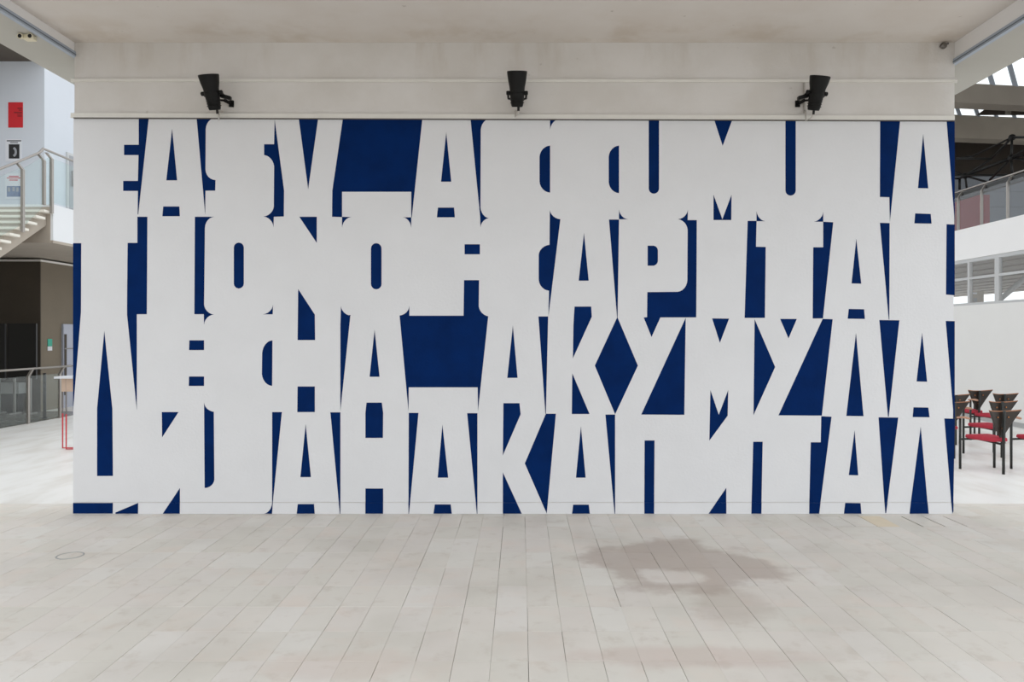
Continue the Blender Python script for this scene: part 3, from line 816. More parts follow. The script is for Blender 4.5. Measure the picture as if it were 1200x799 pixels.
# distant door on the side face
d0, d1 = P(72, 0, 1), P(92, 0, 1)
yd0, yd1 = XB / d0.x, XB / d1.x
door = MB().box((XB, yd0, 0), (XB + .05, yd1, 1.99))
door = struct('door_1', door, M['door'], 'blue-grey door on the taupe wall far left')
hp = MB()
hp.box((XB + .05, yd0 + .03, .3), (XB + .062, yd0 + .11, 1.75))
hp.build('dark_strip', M['dark_brown'], door)
for k in range(3):
    hp = MB().box((XB + .055, yd0 + .02, .55 + .42 * k), (XB + .068, yd1 - .02, .58 + .42 * k))
    hp.build('rail', M['grey_metal'], door)
sg = thing('wall_sign', 'small green and white sign on the taupe wall beside the door', 'sign', (XB, 17.4, 1.35))
MB().box((XB, 17.3, 1.47), (XB + .012, 17.46, 1.64)).build('green_panel', M['green'], sg)
MB().box((XB, 17.3, 1.37), (XB + .012, 17.46, 1.465)).build('white_panel', M['poster_white'], sg)
# glass door panel on the upper side face
gx = P(52, 0, 16).x
gd = MB()
ga, gb = gx / P(77, 0, 1).x, gx / P(95, 0, 1).x
gd.box((gx, ga, ZL), (gx + .04, gb, P(0, 178, ga).z))
gdo = struct('door_2', gd, M['frame_grey'], 'grey glazed door at the back of the landing')
MB().box((gx + .04, ga + .06, ZL + .1), (gx + .045, gb - .06, P(0, 181, ga).z)).build('pane', M['ink_grey'], gdo)
MB().tube([(gx + .07, ga + .14, ZL + .85), (gx + .07, ga + .14, ZL + 1.2)], .015).build('handle', M['grey_metal'], gdo)

# ---- stair: flight with single treads
stair = thing('staircase', 'marble-treaded staircase rising to the white landing, far left', 'staircase', (SX - 2.2, 7.5, 0))
NT = 29
RISE = ZL / (NT + 1)
RUN = .236
for k in range(NT):
    zt = ZL - RISE * (k + 1)
    y1 = 14.3 - RUN * k
    t = MB().box((SX - 4.2, y1 - RUN - .03, zt - .045), (SX, y1, zt))
    t.build('tread', M['tread'], stair)
fl_ = MB()
x0, x1 = SX - 4.1, SX - .12
top = (14.3, ZL - RISE - .05)
bot = (14.3 - RUN * NT, ZL - RISE * NT - .05)
dz = .26
prof = []
for k in range(NT):
    zt = ZL - RISE * (k + 1) - .045
    prof += [(14.3 - RUN * k, zt), (14.3 - RUN * (k + 1), zt)]
prof += [(14.3 - RUN * NT, 0.0), (14.3 - RUN * (NT - 1.6), 0.0), (14.3 - .02, ZL - .40)]
prof[0] = (14.3 - .02, prof[0][1])
fl_.prism([(x0, y, z) for y, z in prof], (x1 - x0, 0, 0))
fl_.build('flight', M['concrete'], stair)

# stair balustrade
sb = thing('stair_balustrade', 'glass balustrade with bent steel posts along the stair and landing', 'balustrade', (SX, 12.0, 2.9))


def post(px, ytop, ybot, X, parent, name='post', lean=.07, mat='steel', w=.03):
    Y = X / ((px - VX) / F_PX)
    zt, zb = EYE + (VY - ytop) / F_PX * Y, EYE + (VY - ybot) / F_PX * Y
    q = MB()
    q.box((X - .012, Y - w, zb), (X + .012 + .02, Y + w, zt - .12))
    q.hexa([(X - .012, Y - w, zt - .12), (X + .032, Y - w, zt - .12), (X + .032, Y + w, zt - .12), (X - .012, Y + w, zt - .12),
            (X - .012 - lean, Y - w, zt), (X + .032 - lean, Y - w, zt), (X + .032 - lean, Y + w, zt), (X - .012 - lean, Y + w, zt)])
    return q.build(name, M[mat], parent), Y, zt, zb


sp_ = [post(26, 191, 272, SX + .02, sb, lean=.1), post(51, 181, 240, SX + .02, sb, lean=.1), post(60, 179, 250, SX + .02, sb, lean=.1)]
k = (sp_[1][2] - sp_[0][2]) / (sp_[1][1] - sp_[0][1])
y0, z0 = 7.75, sp_[0][2] - k * (sp_[0][1] - 7.75)
for Y_ in (7.9, 9.7, 11.5):
    zt_ = sp_[0][2] - k * (sp_[0][1] - Y_)
    post(VX + (SX + .02) / Y_ * F_PX, VY - (zt_ - EYE) / Y_ * F_PX, VY - (zt_ - 1.2 - EYE) / Y_ * F_PX, SX + .02, sb, lean=.1)
hx = SX - .06
MB().tube([(hx, y0, z0 + .02), (hx, sp_[0][1], sp_[0][2] + .02), (hx, sp_[1][1], sp_[1][2] + .03), (hx, sp_[1][1] + .12, sp_[2][2] + .05), (hx, sp_[2][1], sp_[2][2] + .05),
           (hx, 20, sp_[2][2] - .05)], .024).build('handrail', M['steel'], sb)
for (ya, za, ha), (yb, zb, hb) in (((y0, z0 - 1.12, 1.02), (sp_[0][1] - .05, sp_[0][2] - 1.12, 1.02)),
                                  ((sp_[0][1] + .05, sp_[0][2] - 1.12, 1.04), (sp_[1][1] - .04, sp_[1][2] - 1.0, .94)),
                                  ((sp_[1][1] + .05, sp_[1][2] - .93, .85), (sp_[2][1] - .03, sp_[2][2] - 1.0, .92)),
                                  ((sp_[2][1] + .05, ZL + .03, .83), (17.0, ZL + .03, .83)), ((17.05, ZL + .03, .83), (20, ZL + .03, .83))):
    MB().hexa([(SX + .01, ya, za), (SX + .022, ya, za), (SX + .022, yb, zb), (SX + .01, yb, zb),
               (SX + .01, ya, za + ha), (SX + .022, ya, za + ha), (SX + .022, yb, zb + hb), (SX + .01, yb, zb + hb)]).build('pane', M['glass'], sb)

# ---- posters on the upper wall
PY = 15.985


def flat(px0, py0, px1, py1, Y, th, mat, parent, name):
    a, b = P(px0, py1, Y), P(px1, py0, Y)
    return MB().box((a.x, Y - th, a.z), (b.x, Y, b.z)).build(name, M[mat], parent)


p1 = flat(10, 120, 27, 149.5, 16, .012, 'poster_red', None, 'poster')
tag(p1, 'red poster with dark lettering, topmost on the upper white wall', 'poster', 'posters on the upper wall')
for y0_, y1_, x0_ in ((126.3, 127.6, 20.5), (128.6, 129.6, 22), (131.2, 132.6, 16.5), (133.6, 134.4, 20), (135.4, 136.6, 20.5)):
    flat(x0_, y0_, 25.8, y1_, 15.988, .002, 'ink_dark_red', p1, 'lettering')
p2 = flat(6.8, 163, 25.8, 189, 16, .012, 'poster_white', None, 'poster')
tag(p2, 'white poster with a black picture of a pale curved face, middle of the wall', 'poster', 'posters on the upper wall')
flat(8, 164.4, 24.8, 165.6, 15.988, .002, 'ink_black', p2, 'lettering')
flat(12, 166.6, 21, 167.5, 15.988, .002, 'ink_black', p2, 'lettering')
flat(10.3, 169, 22.8, 185.8, 15.988, .002, 'ink_black', p2, 'picture')
ey = MB()
pts = [P(16.4 + 3.4 * math.cos(t), 178 - 5.6 * math.sin(t), 15.986) for t in [-PI / 2 + PI * i / 10 for i in range(11)]]
pts += [P(15.2 + 2.2 * math.cos(t), 178 - 3.4 * math.sin(t), 15.986) for t in [PI / 2 - PI * i / 8 for i in range(9)]]
ey.prism(pts, (0, -.003, 0))
ey.build('pale_figure', M['ink_grey'], p2)
p3 = flat(6.5, 203, 25.5, 233, 16, .012, 'poster_white', None, 'poster')
tag(p3, 'white poster with red heading and blue-grey picture, lowest, behind the glass', 'poster', 'posters on the upper wall')
for x0_, x1_, y0_, y1_ in ((10.5, 22, 206, 207.2), (8, 24.2, 207.9, 209), (11, 21, 210.4, 211.6)):
    flat(x0_, y0_, x1_, y1_, 15.988, .002, 'ink_red', p3, 'lettering')
flat(8, 218, 23.8, 230.5, 15.988, .002, 'ink_blue', p3, 'picture')
for x0_, y0_ in ((9.2, 219.5), (14.6, 219), (19.2, 219.5)):
    flat(x0_, y0_, x0_ + 2.6, y0_ + 5, 15.986, .002, 'ink_grey', p3, 'picture_block')

# ---- emergency light under the left bulkhead
q = P(34.5, 41, 6.80)
em = thing('emergency_light', 'small cream twin-lamp emergency light under the left bulkhead', 'light', (q.x, q.y, ZBL - .006))
MB().box((q.x - .045, q.y - .04, ZBL - .051), (q.x + .045, q.y + .04, ZBL - .006)).build('housing', M['cream'], em, bevel=.008)
for s_ in (-1, 1):
    mm = Matrix.Translation((q.x + s_ * .045, q.y - .045, ZBL - .036)) @ Matrix.Rotation(PI / 2, 4, 'X')
    MB().lathe([(.012, -.02), (.022, .0), (.026, .02)], mm, 12).build('lamp_head', M['cream'], em)
    MB().lathe([(.018, .0), (.018, .003)], mm @ Matrix.Translation((0, 0, .019)), 12).build('lens', M['ink_black'], em)

o = MB().box((-22, 9.0, .0005), (-9.65, YB - .05, .005)).build('floor_slab', M['grey_stone'], floor)
o['label'] = 'dark grey polished floor behind the glass railing, far left'
# ---- ground floor: railing, display boards, post, red stand
RX = -9.62
gr = thing('glass_railing', 'floor-level glass railing with two bent steel posts, far left', 'railing', (RX, 14.0, 0))


def rpost(px):
    Y = RX / ((px - VX) / F_PX)
    q = MB()
    q.box((RX - .02, Y - .03, 0), (RX + .02, Y + .03, .92))
    q.hexa([(RX - .02, Y - .03, .92), (RX + .02, Y - .03, .92), (RX + .02, Y + .03, .92), (RX - .02, Y + .03, .92),
            (RX + .06, Y - .03, 1.06), (RX + .1, Y - .03, 1.06), (RX + .1, Y + .03, 1.06), (RX + .06, Y + .03, 1.06)])
    q.build('post', M['steel'], gr)
    return Y


ya, yb = rpost(33), rpost(70)
yz = RX / ((-40 - VX) / F_PX)
q = MB()
q.box((RX - .02, yz - .03, 0), (RX + .02, yz + .03, 1.06))
q.build('post', M['steel'], gr)
MB().tube([(RX + .08, yz - .3, 1.075), (RX + .08, yb + .25, 1.075)], .022).build('handrail', M['steel'], gr)
for a, b in ((yz + .05, ya - .05), (ya + .05, yb - .05)):
    MB().box((RX - .006, a, .03), (RX + .006, b, .93)).build('pane', M['glass'], gr)
for nm, px0, px1, yy, wh in (('left', -34, 5.5, 16.5, 'cut by the left edge of the photo'), ('right', 10.5, 42, 16.45, 'wider one right of the other')):
    a, b = P(px0, 443, yy), P(px1, 380, yy)
    br = thing('display_board', 'black display board before the dark wall, ' + wh, 'display board', ((a.x + b.x) / 2, yy, 0), 0, 'black display boards')
    MB().box((a.x, yy - .02, a.z), (b.x, yy + .02, b.z)).build('board', M['black'], br)
    f = MB()
    f.box((a.x - .005, yy - .025, b.z), (b.x + .005, yy + .025, b.z + .02))
    f.box((b.x, yy - .025, a.z - .02), (b.x + .02, yy + .025, b.z + .02))
    f.box((a.x - .02, yy - .025, a.z - .02), (a.x, yy + .025, b.z + .02))
    f.build('board_frame', M['ink_black'], br)
    for xx in (a.x + .12, b.x - .12):
        MB().box((xx - .02, yy - .02, .03), (xx + .02, yy + .02, a.z)).build('leg', M['grey_metal'], br)
        MB().box((xx - .025, yy - .2, 0), (xx + .025, yy + .2, .03)).build('foot', M['grey_metal'], br)
a, b = P(-30, 457, 16.9), P(27, 445, 16.9)
bn = thing('low_bench', 'low pale bench behind the black display boards, far left', 'bench', ((a.x + b.x) / 2, 16.9, 0))
MB().box((a.x, 16.75, .42), (b.x, 17.0, .66)).build('seat', M['skirt_grey'], bn)
MB().box((a.x + .05, 16.8, .005), (b.x - .05, 16.98, .42)).build('base', M['ink_black'], bn)
q = P(52.3, 490, 15.62)
bp = thing('barrier_post', 'slim black post standing behind the glass railing', 'post', (q.x, q.y, 0))
MB().lathe([(.06, 0), (.06, .012), (.03, .03)], Matrix.Translation((q.x, q.y, 0)), 16).build('base', M['ink_black'], bp)
MB().tube([(q.x, q.y, .02), (q.x, q.y, .94)], .03, 12).build('pole', M['ink_black'], bp)

qa, qb = P(73.4, 524, 11.45), P(77.6, 527, 11.33)
rs = thing('tall_stand', 'tall stand on thin red sled legs peeking out left of the mural wall', 'stand', (qa.x + .3, 11.4, 0))
for qq in (qa, qb):
    MB().tube([(qq.x + .5, qq.y, .014), (qq.x, qq.y, .014), (qq.x, qq.y, .55)], .011, 8).build('leg', M['red_metal'], rs)
    MB().tube([(qq.x, qq.y, .54), (qq.x, qq.y, 1.08)], .011, 8).build('upright', M['grey_metal'], rs)
    MB().tube([(qq.x + .5, qq.y, .014), (qq.x + .5, qq.y, 1.08)], .011, 8).build('leg', M['red_metal'], rs)
MB().box((qa.x - .01, 11.25, 1.08), (qa.x + .56, 11.53, 1.11)).build('top', M['poster_white'], rs)
MB().box((qa.x + .06, 11.32, .88), (qa.x + .5, 11.5, 1.08)).build('front_panel', M['tan_wood'], rs)

# floor cover ring on the left
q = P(82, 651, EYE * F_PX / (651 - VY))
fc = thing('floor_cover', 'round flush cover ring set in the tiles, lower left', 'floor cover', (q.x, q.y, 0))
MB().lathe([(.088, 0), (.088, .0025), (.1, .0025), (.1, 0)], Matrix.Translation((q.x, q.y, 0)), 32, caps=False).build('ring', M['skirt_grey'], fc)
MB().lathe([(.001, .0008), (.088, .0008)], Matrix.Translation((q.x, q.y, 0)), 32, caps=False).build('lid', M['tile'], fc)

# ================================================================ RIGHT SIDE, FAR
RW = 9.35
Z_SILL, Z_WIN, Z_PAR = 2.352, 3.32, 3.97
Y0R, Y1R = 9.6, 34.0
lw = MB().box((RW, Y0R, 0), (RW + .25, Y1R, Z_SILL))
lw = struct('wall_right', lw, M['neutral_white'], 'white wall under the window ribbon on the right')
bs = MB().box((RW - .02, Y0R, 0), (RW, Y1R, .09))
struct('baseboard_right', bs, M['skirt_grey'], 'grey skirting at the foot of the right white wall')
pw = MB().box((RW, Y0R, Z_WIN), (RW + .2, Y1R, Z_PAR))
struct('parapet', pw, M['parapet_white'], 'white balcony parapet band on the right')


def wy(px):
    return RW / ((px - VX) / F_PX)


win = MB()
win.box((RW + .02, Y0R, Z_SILL), (RW + .12, Y1R, Z_SILL + .05))
win.box((RW + .02, Y0R, Z_WIN - .07), (RW + .12, Y1R, Z_WIN))
win = struct('window_1', win, M['frame_grey'], 'grey-framed window ribbon on the right')
ztr = EYE + (VY - 328) / 508 * RW
MB().box((RW + .02, Y0R, ztr - .03), (RW + .08, Y1R, ztr + .02)).build('transom', M['frame_grey'], win)
ms = []
for px, w_ in ((1134, .035), (1167, .065), (1204, .04), (1250, .05)):
    y = wy(px)
    MB().box((RW + .015, y - w_, Z_SILL + .05), (RW + .085, y + w_, Z_WIN - .07)).build('mullion', M['frame_grey'], win)
    ms.append(y)
ms += [17.2, 18.9, 20.6, 11.8, 10.75, 9.66]
for y in ms[4:]:
    MB().box((RW + .015, y - .04, Z_SILL + .05), (RW + .085, y + .04, Z_WIN - .07)).build('mullion', M['frame_grey'], win)
ys = sorted(ms)
for a, b in zip(ys[:-1], ys[1:]):
    MB().box((RW + .05, a + .06, Z_SILL + .05), (RW + .056, b - .06, Z_WIN - .07)).build('pane', M['window_glass'], win)
# boarded underside of the balcony seen through the window
bc = MB().box((RW + .25, Y0R, Z_WIN + .1), (18.8, Y1R, Z_WIN + .4))
bc = struct('ceiling', bc, M['concrete'], 'balcony floor with boarded underside beyond the window ribbon')
k = 0
x = RW + .35
while x < 18.5:
    MB().box((x, Y0R, Z_WIN + .02 + .025 * (k % 2)), (x + .4, Y1R, Z_WIN + .1)).build('board', M['slat'], bc)
    x += .46
    k += 1
# brace, notice and red stripe behind the window
br = thing('diagonal_brace', 'grey diagonal brace pipe outside the right window ribbon', 'brace', P(1171, 354, 17.5))
MB().tube([P(1165, 357, 17.8), P(1203, 324, 17.0)], .06, 10).build('pipe', M['frame_grey'], br)
nb = thing('notice_board', 'brown notice board with white print behind the window', 'notice board', P(1144, 357, 17.6))
flat(1136.5, 341, 1152, 362, 17.6, .03, 'concrete', nb, 'board')
flat(1139.2, 342.6, 1145, 344.6, 17.57, .004, 'poster_white', nb, 'lettering')
flat(1140.5, 349, 1145, 354, 17.57, .004, 'ink_grey', nb, 'emblem')
MB().box((P(1137, 0, 17.6).x, 17.57, 0), (P(1138, 0, 17.6).x, 17.6, 2.4)).build('leg', M['grey_metal'], nb)
MB().box((P(1151, 0, 17.6).x, 17.57, 0), (P(1152, 0, 17.6).x, 17.6, 2.4)).build('leg', M['grey_metal'], nb)

# balcony railing
bl = thing('balcony_railing', 'glass balcony railing with steel posts on the white parapet', 'railing', (RW + .1, 15, Z_PAR))
for px in (1123, 1150.5, 1181, 1216, 1257, 1307, 1369, 1447, 1099, 1078):
    Y = wy(px) * (RW + .1) / RW
    q = MB()
    q.box((RW + .08, Y - .022, Z_PAR), (RW + .12, Y + .022, Z_PAR + .72))
    q.hexa([(RW + .08, Y - .022, Z_PAR + .72), (RW + .12, Y - .022, Z_PAR + .72), (RW + .12, Y + .022, Z_PAR + .72), (RW + .08, Y + .022, Z_PAR + .72),
            (RW + .17, Y - .022, Z_PAR + .86), (RW + .21, Y - .022, Z_PAR + .86), (RW + .21, Y + .022, Z_PAR + .86), (RW + .17, Y + .022, Z_PAR + .86)])
    q.build('post', M['steel'], bl)
py = sorted(wy(p) * (RW + .1) / RW for p in (1123, 1150.5, 1181, 1216, 1257, 1307, 1369, 1447, 1099, 1078))
for a, b in zip(py[:-1], py[1:]):
    MB().box((RW + .1, a + .04, Z_PAR + .02), (RW + .11, b - .04, Z_PAR + .74)).build('pane', M['glass_dim'], bl)
MB().box((RW + .16, py[0] - .3, Z_PAR + .862), (RW + .22, py[-1] + .3, Z_PAR + .887)).build('handrail', M['steel'], bl)
MB().box((RW + .17, py[0] - .3, Z_PAR + .70), (RW + .27, py[-1] + .3, Z_PAR + .835)).build('dark_band', M['black'], bl)  # black band just below the handrail

# grey boarded wall and red board behind the balcony
cw = MB().box((RW + .25, 22.3, Z_WIN + .4), (24, 22.6, 6.45))
cw = struct('wall_far', cw, M['cladding'], 'grey boarded wall behind the balcony')
z = 3.75
while z < 6.4:
    MB().box((RW + .25, 22.26, z), (24, 22.3, min(z + .43, 6.45))).build('cladding_board', M['cladding'], cw)
    z += .445
ra, rb = P(1112, 272, 21), P(1158.5, 228.5, 21)
rd = thing('red_panel', 'dark red panel standing on the balcony behind the glass', 'panel', ((ra.x + rb.x) / 2, 21, Z_WIN + .4))
MB().box((ra.x, 20.95, Z_WIN + .4), (rb.x, 21, rb.z)).build('board', M['red_board'], rd)
MB().box((ra.x + .2, 21, Z_WIN + .4), (ra.x + .25, 21.3, rb.z - .3)).build('stay', M['grey_metal'], rd)

# roof: concrete beams with sloping rooflights between
SK_ = .14


def ry(Y, x):
    return Y + SK_ * (x - 11)


def roofbar(prof, x0=4.9, x1=26):
    """profile of (Y, z) run along x"""
    a = [(x0, ry(y, x0), z) for y, z in prof]
    b = [(x1, ry(y, x1), z) for y, z in prof]
    n = len(prof)
    return MB().add(a + b, [tuple(range(n))[::-1], tuple(range(n, 2 * n))] + [(i, (i + 1) % n, n + (i + 1) % n, n + i) for i in range(n)])


b1 = roofbar([(18, 7.28), (18.45, 7.28), (18.45, 7.72), (18, 7.75)])
roof = struct('roof_beam', b1, M['beam_concrete'], 'nearer concrete roof beam between the rooflights on the right')
b2 = roofbar([(22, 7.58), (22.5, 7.58), (22.5, 8.22), (22, 8.26)])
M['pale_concrete'] = new_mat('pale_concrete', srgb(196, 188, 175), .85, var=.08, scale=1.2, bump=.2, bscale=15)
roof2 = struct('roof_beam', b2, M['pale_concrete'], 'farther concrete roof beam on the right')
for nm, Y, z0, z1, xb in (('a', 18.05, 7.74, 8.30, 11.99), ('b', 22.05, 8.24, 8.78, 13.07)):
    dy, dx, step = -.45, -.55, .6
    rl = struct('rooflight', roofbar([(Y - .02, z0 - .02), (Y + .02, z0 - .02), (Y + .02, z0 + .02), (Y - .02, z0 + .02)]), M['frame_grey'],
                'sloping glazed rooflight ' + ('above the nearer roof beam' if nm == 'a' else 'above the farther roof beam'))
    xs = [xb + step * i for i in range(-11, 20)]
    for a, b in zip(xs[:-1], xs[1:]):
        at, bt = a + dx, b + dx
        MB().hexa([(a, ry(Y, a), z0), (b, ry(Y, b), z0), (b, ry(Y, b) + .006, z0), (a, ry(Y, a) + .006, z0),
                   (at, ry(Y + dy, at), z1), (bt, ry(Y + dy, bt), z1), (bt, ry(Y + dy, bt) + .006, z1), (at, ry(Y + dy, at) + .006, z1)]).build('pane', M['window_glass'], rl)
    for a in xs:
        c = Vector((a, ry(Y, a), z0))
        d = Vector((a + dx, ry(Y + dy, a + dx), z1))
        MB().obox((c + d) / 2, (.055, 0, 0), (0, .03, .03), (d - c) / 2).build('mullion', M['alu_strip'], rl)
# roof slabs between
rs1 = roofbar([(11.0, 7.95), (17.6, 8.27), (17.6, 8.5), (11.0, 8.2)])
struct('ceiling', rs1, M['roof_brown'], 'dark roof slab in front of the rooflights')
rs2 = roofbar([(18.42, 7.70), (21.6, 8.76), (21.6, 8.86), (18.42, 7.78)])
struct('ceiling', rs2, M['roof_brown'], 'dark roof slab between the rooflights')
rs3 = roofbar([(22.48, 8.16), (26, 9.0), (26, 9.1), (22.48, 8.24)])
struct('ceiling', rs3, M['roof_brown'], 'dark roof slab behind the rooflights')
bw = MB().box((4.9, 25.5, 4.0), (26, 25.7, 8.7))
struct('wall_far', bw, M['roof_brown'], 'dark wall high behind the roof truss')
ck = MB()
ck.prism([P(1146, 134, 21.3), P(1163, 122, 21.3), P(1230, 122, 21.3), P(1230, 134, 21.3)], (0, .08, 0))
struct('gusset', ck, M['roof_brown'], 'dark gusset plate between the roof beams')
ck = MB().prism([P(1180.5, 126, 21.0), P(1185, 126, 21.0), P(1185, 133, 21.0), P(1180.5, 133, 21.0)], (0, .1, 0))
struct('gusset', ck, M['beam_concrete'], 'small pale block between the roof beams')

# black space-frame truss
tr = thing('roof_truss', 'black tubular space-frame truss under the roof on the right', 'truss', P(1185, 185, 19))
NODES = {'a': (1185, 185, 18.6), 'b': (1131, 206, 20), 'c': (1186, 161, 18.6), 'd': (1120, 186, 20), 'e': (1162, 186, 19.4), 'f': (1230, 160, 17),
         'g': (1215, 190, 18), 'h': (1218, 178, 18), 'i': (1160, 211, 19.6), 'j': (1186, 206, 18.6), 'k': (1110, 205.5, 20), 'l': (1180, 205, 19.4),
         'm': (1133, 221, 20), 'n': (1124.5, 222, 20.4), 'o': (1124.5, 209, 20.4), 'p': (1156, 213, 19.6), 'q': (1140, 183, 20), 'r': (1110, 197, 20.5), 's': (1112, 209, 20.6)}
for a, b, r in (('b', 'a', .07), ('a', 'f', .06), ('a', 'g', .045), ('a', 'h', .045), ('a', 'i', .05), ('a', 'j', .05), ('c', 'a', .045), ('c', 'e', .05), ('c', 'f', .05),
                ('d', 'e', .05), ('q', 'c', .04), ('k', 'l', .05), ('b', 'm', .045), ('o', 'n', .055), ('b', 'p', .045), ('b', 'r', .04), ('b', 'o', .05), ('s', 'o', .05), ('b', 'e', .05), ('q', 'd', .04)):
    MB().tube([P(*NODES[a]), P(*NODES[b])], r * .6, 8).build('strut', M['truss'], tr)
for k in 'abc':
    p = P(*NODES[k])
    MB().lathe([(.02, -.08), (.065, -.055), (.085, 0), (.065, .055), (.02, .08)], Matrix.Translation(p), 12).build('node', M['truss'], tr)

# ================================================================ SPOTLIGHTS
def spotlight(px, pytop, pybot, lean, arm, label):
    Y = WY - .24
    c = P(px, 109, Y)
    t = thing('spotlight', label, 'spotlight', (c.x, WY, c.z), 0, 'black wall spotlights above the mural')
    R_ = Matrix.Translation(c) @ Matrix.Rotation(lean, 4, 'Y') @ Matrix.Rotation(.27, 4, 'X')
    up = (109 - pytop) / F_PX * Y
    dn = (pybot - 109) / F_PX * Y
    hd = MB()
    hd.lathe([(.088, up), (.093, up), (.094, up - .012), (.084, up * .55), (.072, up * .25), (.068, .0), (.068, -.02)][::-1], R_, 28, caps=False)
    hd.lathe([(.088, up), (.078, up * .55), (.062, up * .2), (.0, up * .18)], R_, 28, caps=False)
    hd.build('lamp_hood', M['lamp_black'], t)
    MB().lathe([(.06, up * .3), (.06, up * .3 + .006)], R_, 24).build('lens', M['lens'], t)
    bd = MB()
    bd.lathe([(.001, -dn), (.05, -dn), (.056, -dn + .015), (.066, -.03), (.07, -.012), (.07, .004), (.066, .008)], R_, 28)
    for k in range(4):
        zz = -dn + .03 + k * .022
        bd.lathe([(.058, zz), (.066, zz + .003), (.066, zz + .007), (.058, zz + .01)], R_, 28, caps=False)
    bd.build('lamp_body', M['lamp_black'], t)
    for s in (-1, 1):
        kn = MB().lathe([(.018, 0), (.02, .006), (.02, .03), (.014, .036)], R_ @ Matrix.Translation((s * .066, 0, 0)) @ Matrix.Rotation(s * PI / 2, 4, 'Y'), 14)
        kn.build('knob', M['lamp_black'], t)
    # yoke from the knobs back to the wall plate
    a = R_ @ Vector((-.085, 0, 0))
    b = R_ @ Vector((.085, 0, 0))
    wp = Vector((c.x + arm, WY, c.z - .03))
    yk = MB()
    yk.tube([a, a + Vector((.0, .13, -.01)), (a + b) / 2 + Vector((arm * .6, .16, -.02)), b + Vector((0, .13, -.01)), b], .011, 8)
    yk.build('yoke', M['lamp_black'], t)
    MB().tube([(a + b) / 2 + Vector((arm * .6, .155, -.02)), wp], .016, 10).build('wall_arm', M['lamp_black'], t)
    MB().obox(wp + Vector((0, -.008, 0)), (.022, 0, 0), (0, .008, 0), (0, 0, .03)).build('wall_plate', M['lamp_black'], t)
    if abs(arm) > .05:
        MB().obox(Vector((c.x + arm * 1.12, Y + .06, c.z - .018)), (.05, 0, -.014 * (1 if arm > 0 else -1)), (0, .02, 0), (.0, 0, .017)).build('side_bracket', M['lamp_black'], t)
    e = R_ @ Vector((.012, .02, -dn))
    MB().tube([e + Vector((0, 0, .01)), e + Vector((0, .01, -.035))], .012, 8).build('cable_gland', M['cable'], t)
    pts = [e + Vector((0, .01, -.03)), e + Vector((-.005, .05, -.055)), e + Vector((-.03, .12, -.06)), Vector((e.x - .03, WY - .05, P(0, 131, WY).z)), Vector((e.x - .01, WY - .01, P(0, 131.5, WY).z))]
    MB().tube(pts, .006, 8).build('cable', M['cable_white'], t)
    return t


spotlight(248.2, 88.6, 128.0, -.09, .095, 'left spotlight above the mural, head leaning left, bracket on its right')
spotlight(606, 84.8, 124.5, .0, .02, 'middle spotlight above the mural, head upright and facing straight')
spotlight(957.2, 90.2, 128.5, .11, -.095, 'right spotlight above the mural, head leaning right, bracket on its left')

# small metal fitting near the right end of the wall
q = P(1105, 54, WY)
ft = thing('wall_fitting', 'small dull metal fitting high at the right end of the wall', 'fitting', (q.x, WY, q.z))
MB().lathe([(.03, 0), (.03, .02), (.018, .04)], Matrix.Translation((q.x, WY, q.z)) @ Matrix.Rotation(PI / 2, 4, 'X'), 14).build('base', M['fitting'], ft)
MB().tube([(q.x - .04, WY - .02, q.z - .015), (q.x, WY - .03, q.z), (q.x + .035, WY - .03, q.z + .015)], .011, 8).build('clip', M['grey_metal'], ft)

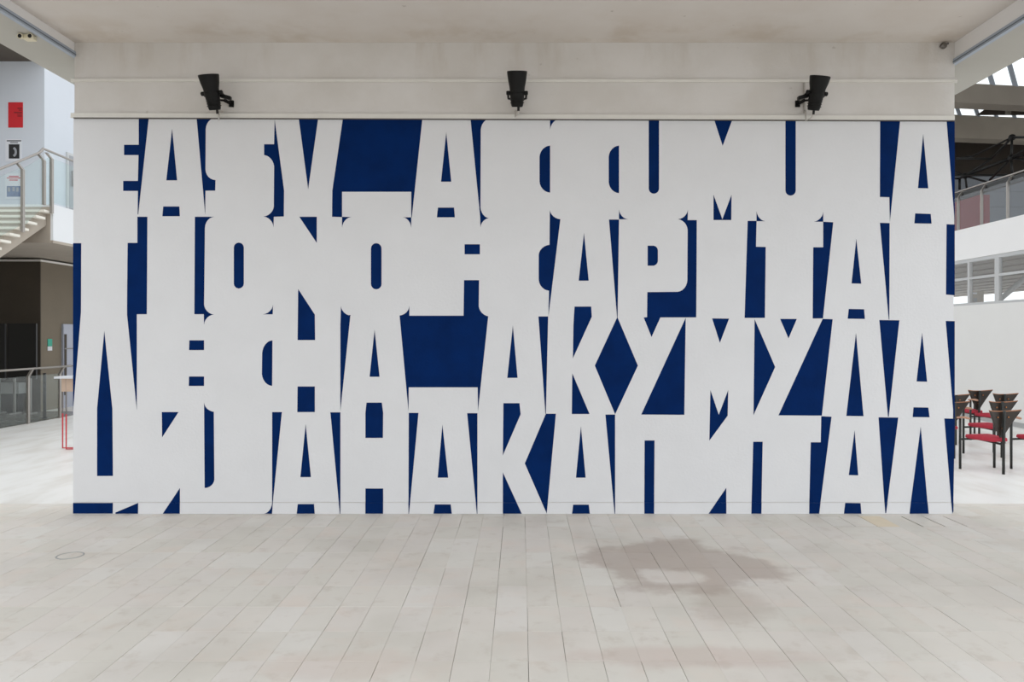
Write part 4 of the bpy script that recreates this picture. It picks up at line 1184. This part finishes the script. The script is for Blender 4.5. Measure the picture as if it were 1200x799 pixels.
# ================================================================ CHAIRS
def make_chair(label, group):
    """origin under the rear leg, facing local +y"""
    t = thing('armchair', label, 'chair', (0, 0, 0), 0, group)
    L = dict(local=True)
    # rear leg climbs the middle of the back
    MB().tube([(0, 0, 0), (0, -.0, .45), (0, -.015, .79)], .017, 10).build('leg', M['chair_metal'], t, **L)
    for s in (-1, 1):
        MB().tube([(s * .25, .43, 0), (s * .25, .43, .655)], .016, 10).build('leg', M['chair_metal'], t, **L)
        am = MB()
        n = 8
        top, bot = [], []
        for i in range(n + 1):
            u = i / n
            y = .465 - .15 * u
            wd = .014 + .018 * math.sin(PI * min(1, .15 + u * .85))
            top.append((s * .25 - s * .035 * u + wd, y, .672 + .012 * math.sin(u * PI)))
            bot.append((s * .25 - s * .035 * u - wd, y, .672 + .012 * math.sin(u * PI)))
        am.prism(top + bot[::-1], (0, 0, -.02))
        am.build('armrest', M['arm_wood'], t, **L)
    fr = MB()
    fr.tube([(-.25, .43, .385), (.25, .43, .385)], .013, 8)
    fr.tube([(0, .01, .37), (0, .43, .385)], .014, 8)
    fr.build('seat_frame', M['chair_metal'], t, **L)
    # seat pad: rounded, narrowing to the back
    st = MB()
    out = []
    for (x, y) in ((-.15, .46), (.17, .46), (.185, .44), (.185, .40), (.11, .06), (.09, .04), (-.09, .04), (-.11, .06), (-.165, .40), (-.165, .44)):
        out.append((x, y))
    rings = [(.86, .395), (1.0, .405), (1.0, .432), (.95, .445), (.6, .452), (.2, .455)]
    vs = []
    for sc, z in rings:
        for x, y in out:
            vs.append((x * sc, .26 + (y - .26) * sc, z))
    n = len(out)
    fs = [tuple(range(n))[::-1], tuple((len(rings) - 1) * n + i for i in range(n))]
    for r in range(len(rings) - 1):
        for i in range(n):
            fs.append((r * n + i, r * n + (i + 1) % n, (r + 1) * n + (i + 1) % n, (r + 1) * n + i))
    st.add(vs, fs, True)
    st.build('seat', M['seat_red'], t, **L)
    # inverted triangular plywood back, slightly dished, with a pale cut edge on top

    def back_pt(x, z, off):
        return (x, .03 + .9 * x * x * -1 + off - .02 * (z - .46) / .36, z)
    bk = MB()
    n = 10
    ztop, zap, hw = .80, .455, .225
    rows = 9
    vs = []
    for r in range(rows + 1):
        z = zap + (ztop - zap) * r / rows
        half = .022 + (hw - .022) * r / rows
        for i in range(n + 1):
            x = -half + 2 * half * i / n
            zz = z - (.018 * (1 - (x / half) ** 2) if r == rows else 0)
            vs.append(back_pt(x, zz, 0.0))
    m = len(vs)
    vs2 = [(x, y + .013, z) for x, y, z in vs]
    W = n + 1
    fs = []
    for r in range(rows):
        for i in range(n):
            a = r * W + i
            fs.append((a, a + 1, a + W + 1, a + W))
            fs.append((m + a, m + a + W, m + a + W + 1, m + a + 1))
    for r in range(rows):
        for i in (0, n):
            a = r * W + i
            fs.append((a, a + W, m + a + W, m + a))
    for i in range(n):
        fs.append((i, i + 1, m + i + 1, m + i))
    bk.add(vs + vs2, fs, True)
    b = bk.build('backrest', M['ply_dark'], t, **L)
    eg = MB()
    pts = vs[rows * W:(rows + 1) * W]
    ev = []
    for x, y, z in pts:
        ev += [(x, y - .0015, z - .004), (x, y + .0145, z - .004), (x, y + .0145, z + .007), (x, y - .0015, z + .007)]
    fs = []
    for i in range(n):
        for k in range(4):
            a, c = i * 4 + k, i * 4 + (k + 1) % 4
            fs.append((a, c, c + 4, a + 4))
    fs += [(0, 1, 2, 3), tuple(n * 4 + k for k in (3, 2, 1, 0))]
    eg.add(ev, fs)
    eg.build('top_edge', M['ply_edge'], b, **L)
    for x, z in ((-.075, .71), (.075, .71), (0, .57)):
        p = back_pt(x, z, -.004)
        MB().lathe([(.011, 0), (.011, .006), (.006, .009)], Matrix.Translation(p) @ Matrix.Rotation(PI / 2, 4, 'X'), 10).build('bolt', M['bolt'], b, **L)
    return t


GRP = 'red-seated armchairs behind the wall'
C0 = make_chair('nearest red-seated armchair with triangular dark back, front of the right row', GRP)
# (pixel x of the back's middle, pixel y of its top, yaw, label)
SPOTS = [(1176, 480, .16, None),
         (1174, 469.5, .16, 'second armchair of the right row, its back just above the nearest one'),
         (1177, 460.5, .14, 'third armchair of the right row, highest and farthest of the three backs'),
         (1147.5, 456.5, .12, 'armchair standing alone between the two rows, farthest back in view'),
         (1120, 461.5, .14, 'rear armchair of the left row, beside the right end of the mural wall'),
         (1118, 470, .16, 'front armchair of the left row, half hidden by the mural wall'),
         (1238, 480, .14, 'armchair cut by the right edge of the photo, only armrest and leg showing')]
for i, (px, py, yaw, lab) in enumerate(SPOTS):
    Y = (EYE - .805) * F_PX / (py - VY)
    x = (px - VX) / F_PX * Y
    c = C0 if i == 0 else copy_tree(C0)
    c.location = (x, Y, 0)
    c.rotation_euler = (0, 0, yaw)
    if lab:
        c['label'] = lab
